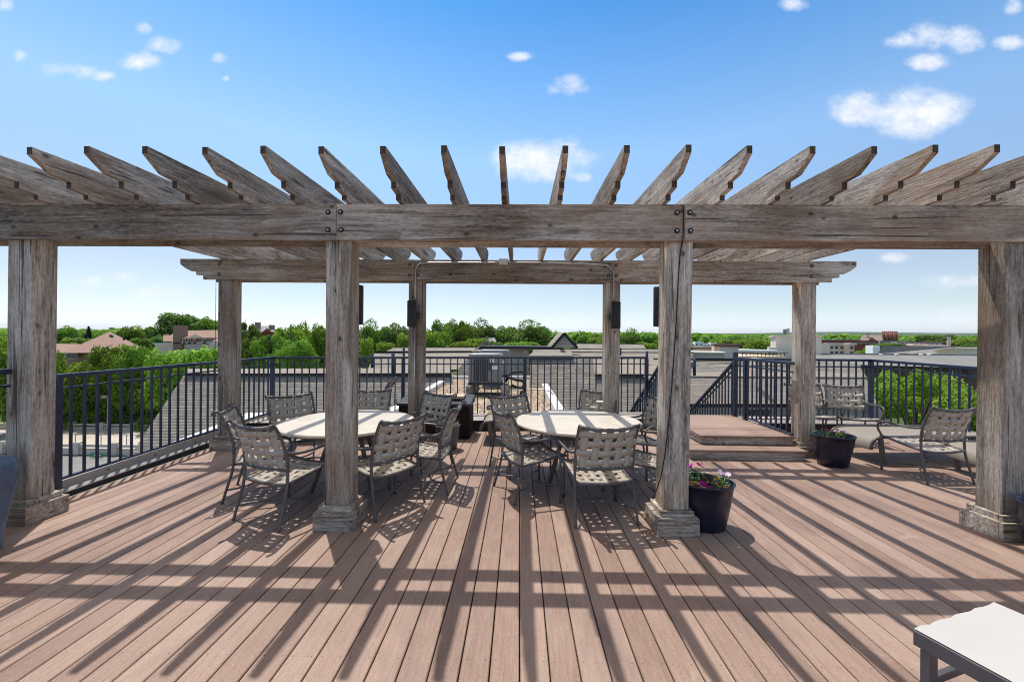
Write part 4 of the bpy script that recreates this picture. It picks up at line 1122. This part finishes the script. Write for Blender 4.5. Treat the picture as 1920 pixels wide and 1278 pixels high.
inl(MB().slab(P((306, 640, 73.5), (323, 640, 73.5), (323, 628, 76), (306, 628, 76))), t).build('side_dormer', M['shingred'], t)

def gabled(name, label, px0, px1, ytop, yeave, D, mat='slateroof', chim=(), wall='redbrick'):
    t = thing(name, label, 'house', at((px0+px1)/2, yeave+15, D))
    mid = (px0+px1)/2; w = px1-px0
    inl(MB().slab(P((px0, yeave, D), (px1, yeave, D), (px1-w*.25, ytop, D+6), (px0+w*.2, ytop, D+6))), t).build('roof', M[mat], t)
    inl(MB().slab(P((mid-w*.1, yeave+.2, D-1), (mid+w*.35, yeave+.2, D-1), (mid+w*.12, ytop+(yeave-ytop)*.35, D-1))), t).build('gable', M[wall], t)
    inl(slabbox(px0+1, yeave, px1-1, yeave+14, D+.3, 5), t).build('wall', M[wall], t)
    for px, y0 in chim:
        inl(slabbox(px, y0, px+5, yeave, D+2, 1.2), t).build('chimney', M['brick'], t)
    return t
gabled('hill_house', 'grey roofed brick house with chimney among trees beyond railing corner', 476, 516, 611, 622, 85, chim=((477.5, 604), (504, 609)))
gabled('turret_house', 'small grey peaked house between the trees behind cooling units', 908, 934, 633, 647, 75, chim=((910.5, 629.5),))

# road below on the left
def strip(name, x0, x1, ya, yb, mat, lift):
    mb = MB().quad([(x0, ya, G(ya)+lift), (x1, ya, G(ya)+lift), (x1, yb, G(yb)+lift), (x0, yb, G(yb)+lift)])
    return tag(mb.build(name, M[mat]), kind='structure')
strip('road', -160, 10, 38.8, 48.0, 'concrete', .10)
strip('parking_lot', -160, 10, 20, 38.3, 'asphalt', .06)
for nm, Y, h, lab in (('far', 48.0, 0.75, 'long concrete barrier on the far side of the road'), ('near', 38.5, 1.0, 'concrete barrier on the near side of the road above the green sign')):
    z = G(Y)+.08
    t = thing('road_barrier', lab, 'barrier', (-40, Y, z))
    mb = MB().box((-60, 0, 0), (42, .25, h*.55)).box((-60, -.05, h*.75), (42, .3, h)); mb.build('rail', M['concrete'], t)
    mb = MB()
    for k in range(26): mb.box((-58+k*3.7, -.12, 0), (-57.5+k*3.7, .37, h+.18))
    mb.build('pillars', M['concrete'], t)
    mb = MB()
    for k in range(40): mb.beam((-60+k*2.5, .1, h), (-60+k*2.5, .1, h+.95), .05, .05, (1, 0, 0))
    mb.beam((-60, .1, h+.95), (42, .1, h+.95), .05, .05)
    if nm == 'far':
        for k in range(300): mb.beam((-60+k*.34, .1, h+.05), (-60+k*.34, .1, h+.92), .018, .018, (1, 0, 0))
    mb.build('fence_panel', M['darkf'] if nm == 'far' else M['acgrey'], t)
a = at(202, 806, 47.5); b = at(203, 744, 47.5)
t = thing('street_lamp', 'pale slim street lamp beside the road below the trees', 'street lamp', a)
inl(MB().tube([a, at(203, 765, 47.5), at(202.5, 748, 47.5), at(200, 743.5, 47.3), at(196, 743.5, 47.1)], [.09, .05], 8, 4), t).build('pole', M['concrete'], t, True)
inl(MB().box(tuple(at(195, 745, 47.1)-Vector((.25, .15, .08))), tuple(at(197, 743, 47.1)+Vector((.25, .15, .08)))), t).build('lamp_head', M['acgrey'], t)
a, b = at(169, 856.5, 37.6), at(192.5, 849, 37.6)
t = thing('road_sign', 'green road sign hung on the near concrete barrier', 'sign', ((a.x+b.x)/2, 37.6, a.z))
MB().box((-(b.x-a.x)/2, 0, 0), ((b.x-a.x)/2, .06, b.z-a.z)).build('sign_panel', M['sign'], t)
mb = MB()
for k in range(5): mb.box((-.2+k*.13, -.01, .13), (-.11+k*.13, -.004, .25))
mb.build('sign_marking', M['whitef'], t)

# ------------------------------------------------------------------ trees
def crown_mesh(name, mat, seed, n=5200, lobes=16, flat=.8, leaf=.085, conic=False, lr=None):
    rn = random.Random(seed); mb = MB()
    L = []
    for i in range(lobes):
        if conic:
            z = rn.random()**.8; a = rn.random()*6.28; rr = (1-z)*.5
            L.append((Vector((math.cos(a)*rr, math.sin(a)*rr, z*1.9-.85)), (1.05-z)*.42+.08))
        else:
            a = rn.random()*6.28; z = rn.uniform(-.55, .62)
            q_ = rn.uniform(.25, .72) if lr is None else rn.uniform(.38, .90) if lr > .2 else rn.uniform(.62, .93)
            if lr is not None: z = rn.uniform(-.9, .95)
            rr = math.sqrt(max(0, 1-z*z))*q_
            L.append((Vector((math.cos(a)*rr, math.sin(a)*rr, z*flat*(1 if lr is None else q_))), rn.uniform(.22, .44) if lr is None else lr*rn.uniform(.7, 1.5)))
    for i in range(n):
        c, r = L[rn.randrange(len(L))]
        d = Vector((rn.gauss(0, 1), rn.gauss(0, 1), rn.gauss(0, 1))).normalized()
        p = c+d*r*(rn.uniform(.72, 1.06) if rn.random() < .8 else rn.uniform(.2, .9))
        nn = (d+Vector((rn.gauss(0, .6), rn.gauss(0, .6), rn.gauss(.35, .6)))).normalized()
        s = nn.cross(Vector((rn.gauss(0, 1), rn.gauss(0, 1), rn.gauss(0, 1)))).normalized(); q = nn.cross(s)
        a, b = leaf*rn.uniform(.5, 1.15), leaf*rn.uniform(.35, .8)
        mb.quad([p-s*a, p-q*b*.9, p+s*a*.8, p+q*b])
    o = mb.build(name, mat); me = o.data; bpy.data.objects.remove(o)
    return me
CR = {}
for kk, (mt, fl, cn) in {'m': ('leaf', .8, 0), 'd': ('leafd', .78, 0), 'l': ('leafl', .72, 0), 'c': ('leafc', 1, 1)}.items():
    CR[kk] = [crown_mesh('crown', M[mt], 10+i+ord(kk), conic=bool(cn), flat=fl, lobes=15+3*i) for i in range(2 if kk != 'c' else 1)]
CR['big'] = [crown_mesh('crown', M['leafl'], 77, n=36000, lobes=90, flat=.85, leaf=.026, lr=.13)]
CR['bigm'] = [crown_mesh('crown', M['leaf'], 79+q, n=19000, lobes=46, flat=.8, leaf=.052, lr=.25) for q in range(2)]
CR['bigd'] = [crown_mesh('crown', M['leafd'], 85+q, n=19000, lobes=46, flat=.8, leaf=.052, lr=.25) for q in range(2)]
CR['oak'] = [crown_mesh('crown', M['leafd'], 83, n=9000, lobes=13, flat=.62, leaf=.06)]
mt_ = MB().tube([(0, 0, 0), (.02, 0, .5), (-.01, .02, .85), (0, 0, 1.0)], [.05, .022], 8, 3)
for a in range(5):
    an = a*1.3; mt_.tube([(0, 0, .55+a*.07), (math.cos(an)*.12, math.sin(an)*.12, .78+a*.06), (math.cos(an)*.24, math.sin(an)*.24, .95+a*.06)], [.018, .006], 6, 3)
tko = mt_.build('trunk', M['bark'], None, True); TK = tko.data; bpy.data.objects.remove(tko)
def tree(px, ytop, wpx, hpx, D, kind, label, group=None, name='broadleaf_tree'):
    if D >= 58: wpx *= 1.5 if kind in ('bigd', 'bigm') else 1.3; hpx *= 1.3 if kind in ('bigd', 'bigm') else 1.15
    c = at(px, ytop+hpx/2, D); rx = wpx/2*D/F; rz = hpx/2*D/F
    base = G(D) if c.z-rz > G(D) else c.z-rz-1
    t = thing(name, label, 'tree', (c.x, c.y, base), 0, group)
    me = random.choice(CR[kind])
    o = bpy.data.objects.new('crown', me); C.objects.link(o); o.parent = t
    k = .97 if kind != 'c' else 1.0
    o.location = (0, 0, c.z-base); o.scale = (rx*1.02, rx*random.uniform(.9, 1.1), rz*1.12/(.8 if kind != 'c' else 1)*k*.98); o.rotation_euler = (0, 0, random.random()*6.28)
    tr = bpy.data.objects.new('trunk', TK); C.objects.link(tr); tr.parent = t
    hh = c.z-base+rz*.25; tr.scale = (hh*.42, hh*.42, hh)
    return t
GT = 'trees around the left houses'
for a in [
 (118, 613, 44, 46, 82, 'm', 'grey green tree beside the front left post above the wing roof'),
 (166, 617, 22, 38, 78, 'c', 'small dark conifer left of the pyramid roof'),
 (150, 632, 40, 24, 74, 'l', 'yellow green tree below the conifer behind the pyramid roof'),
 (248, 612, 44, 46, 84, 'm', 'olive tree behind the right slope of the pyramid roof'),
 (287, 611, 50, 52, 90, 'd', 'dark tree between the pyramid roof and the chimney house'),
 (262, 634, 40, 30, 76, 'm', 'mid green tree in front of the dark one right of the pyramid roof'),
 (296, 632, 34, 30, 82, 'd', 'dark bushy tree left of the tall chimney'),
 (345, 582, 88, 56, 96, 'oak', 'large open crowned oak towering over the chimney house'),
 (395, 597, 46, 48, 94, 'm', 'green tree at the right of the oak beside the rear corner post'),
 (205, 652, 80, 120, 51, 'bigm', 'bushy tree hiding the wall of the pyramid roof house'),
 (140, 676, 80, 110, 50, 'l', 'bright bush in front of the brick house windows'),
 (254, 652, 74, 120, 51, 'bigm', 'leafy tree under the right corner of the pyramid roof'),
 (312, 648, 84, 110, 50, 'l', 'bright green tree below the chimney house, left one'),
 (375, 647, 100, 110, 50, 'l', 'bright green tree below the chimney house, beside the rear corner post'),
 (118, 692, 90, 118, 52, 'm', 'green tree behind the road, beside the front left post'),
 (180, 690, 110, 118, 52, 'bigd', 'dark tree behind the street lamp'),
 (255, 688, 115, 120, 52, 'bigd', 'dark tree behind the road right of the street lamp'),
 (320, 690, 100, 118, 52, 'bigm', 'green tree behind the road next to the shingle hip edge'),
 (45, 640, 120, 150, 44, 'bigm', 'green tree behind the front left post'),
 (-40, 620, 130, 180, 44, 'bigm', 'green tree at the left picture edge'),
 (135, 770, 66, 44, 49.5, 'l', 'pale shrub behind the road fence beside the front left post'),
 (180, 768, 66, 44, 49.5, 'm', 'mid green shrub behind the road fence left of the lamp'),
 (232, 772, 70, 40, 49.5, 'd', 'dark shrub behind the road fence right of the lamp'),
 (285, 772, 70, 40, 49.5, 'm', 'shrub behind the road fence beside the shingle hip edge'),
 (462, 604, 34, 38, 80, 'd', 'dark round tree beside the rear corner post left of the brick hill house'),
 (468, 634, 50, 66, 50, 'bigm', 'green tree below the brick hill house above the railing corner'),
 (508, 628, 62, 66, 48, 'bigm', 'bushy tree hiding the brick hill house'),
 (545, 611, 60, 74, 52, 'l', 'yellow green tree between the hill house and the front post'),
 (566, 608, 50, 80, 60, 'm', 'taller green tree left of the front post'),
 (596, 610, 56, 82, 56, 'bigm', 'green tree partly hidden by the left edge of the front post'),
 (560, 640, 80, 60, 44, 'bigm', 'low bushy tree above the railing left of the front post'),
 (698, 606, 52, 66, 66, 'bigd', 'dark rounded tree just right of the front post'),
 (733, 609, 56, 60, 70, 'bigd', 'dark tree between front post and slim rear post'),
 (682, 630, 40, 48, 50, 'l', 'light green tree low beside the front post'),
 (722, 640, 44, 30, 52, 'l', 'pale green bush above the tan roof left of the slim post'),
 (768, 622, 40, 44, 66, 'l', 'light green tree behind the slim rear post'),
 (815, 620, 46, 42, 64, 'l', 'light green tree right of the slim rear post'),
 (823, 603, 52, 60, 78, 'bigd', 'tallest dark tree right of the slim rear post'),
 (860, 602, 46, 62, 80, 'bigm', 'tall green tree in the middle of the back row'),
 (896, 604, 52, 58, 84, 'bigd', 'dark tree above the cooling units'),
 (862, 638, 50, 24, 60, 'l', 'pale bush over the roof ridge left of the cooling units'),
 (895, 632, 34, 26, 62, 'l', 'yellow green bush above the rear cooling unit'),
 (945, 614, 44, 42, 86, 'bigd', 'dark tree right of the cooling units'),
 (994, 607, 74, 48, 84, 'bigd', 'broad dark oak left of the pointed gable'),
 (975, 640, 56, 18, 62, 'l', 'bright bush over the dark eave left of the pointed gable'),
 (928, 640, 30, 16, 70, 'm', 'small green bush beside the grey peaked house'),
 (1098, 622, 56, 32, 120, 'm', 'round green tree right of the pointed gable'),
 (1124, 630, 36, 24, 110, 'l', 'light green tree beside the right slim post'),
 (1145, 626, 50, 34, 112, 'm', 'green tree behind the right slim post'),
 (1175, 621, 46, 42, 105, 'bigd', 'dark tree right of the right slim post'),
 (1208, 624, 50, 36, 112, 'm', 'green tree between the slim post and the cable post'),
 (1212, 640, 40, 24, 90, 'l', 'light green bush beside the cable post'),
 (1405, 634, 44, 28, 84, 'l', 'bright tree left part of the clump behind the roof terrace'),
 (1440, 635, 44, 28, 86, 'l', 'bright tree beside the large beige block'),
 (1372, 637, 36, 18, 100, 'm', 'green tree behind the tan chimney block'),
 (1718, 694, 240, 200, 22, 'big', 'large bright maple just beyond the lounge railing'),
 (1885, 720, 170, 220, 19, 'big', 'leafy tree behind the large right post'),
 (1633, 645, 18, 18, 110, 'l', 'light green tree left of the white block'),
 (1668, 643, 36, 12, 120, 'm', 'green tree in front of the red tower'),
 (1618, 657, 26, 10, 90, 'l', 'low bush before the red brick building'),
 (1775, 631, 30, 20, 190, 'd', 'dark tree behind the tall tan chimney'),
 (1745, 628, 40, 18, 220, 'd', 'dark tree clump left of the tall tan chimney'),
 (1808, 634, 44, 24, 170, 'l', 'bright tree beside the large right post'),
 (1815, 640, 30, 16, 150, 'd', 'darker round tree at the right of the tan chimney'),
 (1850, 632, 50, 30, 170, 'm', 'green tree behind the large right post top'),
]:
    tree(*a)

# distant woodland: one mass of leaf clumps over the plain
rn = random.Random(5); mb = MB()
for i in range(5200):
    D = 125*math.exp(rn.random()*3.3)
    px = rn.uniform(-250, 2200)
    if 1225 < px < 1960 and D < 260: D += 260
    if -300 < px < 700 and D < 150: continue
    p = at(px, 640, D); x = p.x; g = G(D)
    r = rn.uniform(3.5, 6.5); h = rn.uniform(8, 12.5)
    k = 34 if D < 500 else 16 if D < 1200 else 8
    for j in range(k):
        d = Vector((rn.gauss(0, 1), rn.gauss(0, 1), rn.gauss(.25, .8))).normalized()
        c = Vector((x, D, g+h-r*.75))+Vector((d.x*r, d.y*r, d.z*r*.8))
        nn = (d+Vector((rn.gauss(0, .4), rn.gauss(0, .4), .4))).normalized()
        s = nn.cross(Vector((rn.gauss(0, 1), rn.gauss(0, 1), .3))).normalized(); q = nn.cross(s)
        e = r*(.38 if k == 34 else .6 if k == 16 else .9)*rn.uniform(.7, 1.2)
        mb.quad([c-s*e, c-q*e*.8, c+s*e, c+q*e*.8])
tag(mb.build('woodland', M['leaf']), kind='stuff')

# ground and hills
mb = MB()
for (xa, xb, ya, yb) in ((-9000, 9000, 8, 9000),):
    mb.quad([(xa, ya, G(ya)), (xb, ya, G(ya)), (xb, yb, G(yb)), (xa, yb, G(yb))])
tag(mb.build('ground', M['ground']), kind='structure')
mb = MB(); rows = []
rn = random.Random(3)
def ridge(D0, base, amp, seed):
    r = random.Random(seed); ph = [r.random()*6.28 for _ in range(6)]
    def f(px): return base-amp*sum(math.sin(px*.0031*(k+1)*1.3+ph[k])/(k+1.3) for k in range(6))
    n = 120; i0 = len(mb.v)
    for k in range(n+1):
        px = -1200+k*4400/n
        tp = at(px, f(px), D0); mb.v += [(tp.x, D0-900, G(D0-900)-1), tuple(tp), (tp.x*1.2, D0+1500, tp.z-10)]
    for k in range(n):
        a = i0+3*k; mb.f.append((a, a+3, a+4, a+1)); mb.f.append((a+1, a+4, a+5, a+2))
ridge(5200, 624.6, 1.7, 4); ridge(3600, 626.3, 1.5, 9)
hm = NT('wooded_hills'); hn = hm.noise(hm.coord(), .012, 5, .7)
tag(mb.build('hills', hm.fin(hm.ramp(hn, (.35, (.03, .065, .02)), (.65, (.07, .12, .03))), .95, 0, .05), None, True), kind='structure')

# air between here and the horizon
hz = bpy.data.materials.new('haze'); hz.use_nodes = True; ht = hz.node_tree; ht.nodes.clear()
ho = ht.nodes.new('ShaderNodeOutputMaterial'); hv = ht.nodes.new('ShaderNodeVolumePrincipled')
hv.inputs['Color'].default_value = (.78, .88, 1.0, 1); hv.inputs['Density'].default_value = .00005; hv.inputs['Anisotropy'].default_value = .25
ht.links.new(hv.outputs[0], ho.inputs['Volume'])
mb = MB(); v = []
for (x, y, dz) in ((-9500, -400, -3), (9500, -400, -3), (9500, 9500, -3), (-9500, 9500, -3), (-9500, -400, 95), (9500, -400, 95), (9500, 9500, 95), (-9500, 9500, 95)): v.append((x, y, G(y)+dz))
mb.v = v; mb.f = [(0, 3, 2, 1), (4, 5, 6, 7), (0, 1, 5, 4), (1, 2, 6, 5), (2, 3, 7, 6), (3, 0, 4, 7)]
tag(mb.build('haze', hz), kind='stuff')

# ------------------------------------------------------------------ light
SUN = Vector((-.211, .347, 1.0)).normalized()
el = math.asin(SUN.z); az = math.atan2(SUN.x, SUN.y)
sun = bpy.data.lights.new('sun', 'SUN'); sun.energy = 2.4; sun.angle = R(.53); sun.color = (1.0, .955, .89)
so = bpy.data.objects.new('sun', sun); C.objects.link(so)
so.rotation_euler = (-SUN).to_track_quat('-Z', 'Y').to_euler(); so.location = (0, 0, 60)
wd = bpy.data.worlds.new('World'); S.world = wd; wd.use_nodes = True
nt = wd.node_tree; nt.nodes.clear()
def wn(k, **kw):
    x = nt.nodes.new(k)
    for a, v in kw.items(): setattr(x, a, v)
    return x
def wl(a, b): nt.links.new(a, b)
def wm(op, a, b=0.0):
    x = wn('ShaderNodeMath', operation=op)
    for i, v in enumerate((a, b)):
        if isinstance(v, bpy.types.NodeSocket): wl(v, x.inputs[i])
        else: x.inputs[i].default_value = v
    return x.outputs[0]
out = wn('ShaderNodeOutputWorld'); bg = wn('ShaderNodeBackground'); wl(bg.outputs[0], out.inputs[0])
sky = wn('ShaderNodeTexSky', sky_type='NISHITA'); sky.sun_disc = False
sky.sun_elevation = el; sky.sun_rotation = az % (2*math.pi); sky.altitude = 200; sky.air_density = 1.0; sky.dust_density = .6; sky.ozone_density = 2.2
SKY_STR = .15
bg.inputs[1].default_value = SKY_STR
# clouds: soft cumulus puffs at fixed directions of the sky
tc = wn('ShaderNodeTexCoord'); sx = wn('ShaderNodeSeparateXYZ'); wl(tc.outputs['Generated'], sx.inputs[0])
yy_ = wm('MAXIMUM', sx.outputs[1], .02)
U, V = wm('DIVIDE', sx.outputs[0], yy_), wm('DIVIDE', sx.outputs[2], yy_)
cv = wn('ShaderNodeCombineXYZ'); wl(U, cv.inputs[0]); wl(V, cv.inputs[1])
def wnoise(scale, det, seed):
    n = wn('ShaderNodeTexNoise'); mp = wn('ShaderNodeMapping'); wl(cv.outputs[0], mp.inputs[0]); mp.inputs['Location'].default_value = (seed, seed*.7, 0); mp.inputs['Scale'].default_value = (1, 1.35, 1)
    wl(mp.outputs[0], n.inputs['Vector']); n.inputs['Scale'].default_value = scale; n.inputs['Detail'].default_value = det; n.inputs['Roughness'].default_value = .62
    return n.outputs[0]
n1, n2 = wnoise(9, 7, 1.3), wnoise(28, 5, 4.1)
puffs = [(1020, 302, 78, 34, 1.0), (985, 300, 60, 22, .7), (1085, 296, 48, 22, .8), (1092, 331, 22, 10, .5), (1062, 158, 34, 19, .7), (1040, 165, 28, 14, .5), (972, 106, 24, 9, .55),
 (1616, 200, 48, 34, .9), (1695, 208, 62, 40, 1.0), (1760, 206, 55, 30, .9), (1690, 74, 34, 16, .75), (1742, 64, 40, 26, .7), (1800, 72, 36, 22, .85), (1740, 116, 36, 14, .8), (1893, 78, 26, 14, .7), (1490, 8, 26, 12, .5), (1900, 10, 18, 18, .4),
 (262, 115, 40, 18, .75), (310, 85, 34, 16, .45), (105, 130, 36, 15, .55), (150, 136, 30, 14, .5), (192, 143, 26, 10, .4), (268, 52, 16, 13, .4), (410, 112, 20, 13, .45), (38, 106, 15, 12, .4), (424, 147, 8, 7, .35), (10, 8, 16, 14, .5),
 (160, 530, 44, 16, .32), (240, 523, 40, 14, .3), (290, 548, 60, 24, .35), (1676, 483, 30, 10, .4), (1770, 524, 50, 16, .35), (1815, 524, 30, 12, .3), (1800, 605, 70, 22, .4), (1000, 546, 18, 9, .25)]
dmax = None
for (px, py, w, h, s_) in puffs:
    d = ray(px, py); u0, v0 = d.x/d.y, d.z/d.y
    sx_, sy_ = F/(w*1.25), F/(h*1.25)
    q = wn('ShaderNodeVectorMath', operation='MULTIPLY_ADD'); wl(cv.outputs[0], q.inputs[0]); q.inputs[1].default_value = (sx_, sy_, 0); q.inputs[2].default_value = (-u0*sx_, -v0*sy_, 0)
    q2 = wn('ShaderNodeVectorMath', operation='DOT_PRODUCT'); wl(q.outputs[0], q2.inputs[0]); wl(q.outputs[0], q2.inputs[1])
    m_ = wn('ShaderNodeMath', operation='MULTIPLY_ADD'); wl(q2.outputs['Value'], m_.inputs[0]); m_.inputs[1].default_value = -1.0; m_.inputs[2].default_value = .45+.75*s_
    dmax = m_.outputs[0] if dmax is None else wm('MAXIMUM', dmax, m_.outputs[0])
dmax = wm('MAXIMUM', dmax, -1.2)
nz = wm('SUBTRACT', wm('ADD', wm('MULTIPLY', n1, 2.9), wm('MULTIPLY', n2, .9)), 2.1)
dens = wm('MULTIPLY', wm('ADD', wm('MULTIPLY', dmax, .95), wm('MULTIPLY', nz, 1.0)), wm('GREATER_THAN', sx.outputs[1], .02))
sm = wn('ShaderNodeMapRange', interpolation_type='SMOOTHSTEP'); wl(dens, sm.inputs[0]); sm.inputs[1].default_value = -.3; sm.inputs[2].default_value = 1.45; sm.inputs[4].default_value = .97
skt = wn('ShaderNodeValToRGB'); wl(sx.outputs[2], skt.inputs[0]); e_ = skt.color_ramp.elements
for i_, (p_, c_) in enumerate(((.02, (.64, .66, .85)), (.07, (.60, .565, .57)), (.146, (.63, .555, .52)), (.40, (.71, .80, .785)), (.52, (.45, .68, .77)), (.63, (.21, .53, .72)), (.70, (.30, .55, .70)), (.86, (1.95, 1.15, .45)))):  # warm bright zenith stop added above the view to warm the shadow fill
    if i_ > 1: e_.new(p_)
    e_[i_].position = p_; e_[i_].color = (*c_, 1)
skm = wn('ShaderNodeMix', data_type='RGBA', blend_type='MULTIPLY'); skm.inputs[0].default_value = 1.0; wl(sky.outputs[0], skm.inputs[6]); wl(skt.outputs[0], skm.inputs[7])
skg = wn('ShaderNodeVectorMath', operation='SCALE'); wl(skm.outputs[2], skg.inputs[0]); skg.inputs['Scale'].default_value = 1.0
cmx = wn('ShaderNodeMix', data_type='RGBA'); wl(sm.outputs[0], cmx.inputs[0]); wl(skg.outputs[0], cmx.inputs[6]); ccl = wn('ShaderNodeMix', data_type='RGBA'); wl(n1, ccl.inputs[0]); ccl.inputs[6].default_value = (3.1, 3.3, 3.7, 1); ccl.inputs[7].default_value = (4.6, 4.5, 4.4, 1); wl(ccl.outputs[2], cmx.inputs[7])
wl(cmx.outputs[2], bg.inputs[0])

S.view_settings.view_transform = 'Standard'; S.view_settings.look = 'None'
S.view_settings.exposure = 0.8; S.view_settings.gamma = 1.0
S.cycles.max_bounces = 6; S.cycles.transparent_max_bounces = 4
S.cycles.use_denoising = True
S.cycles.filter_width = 1.0
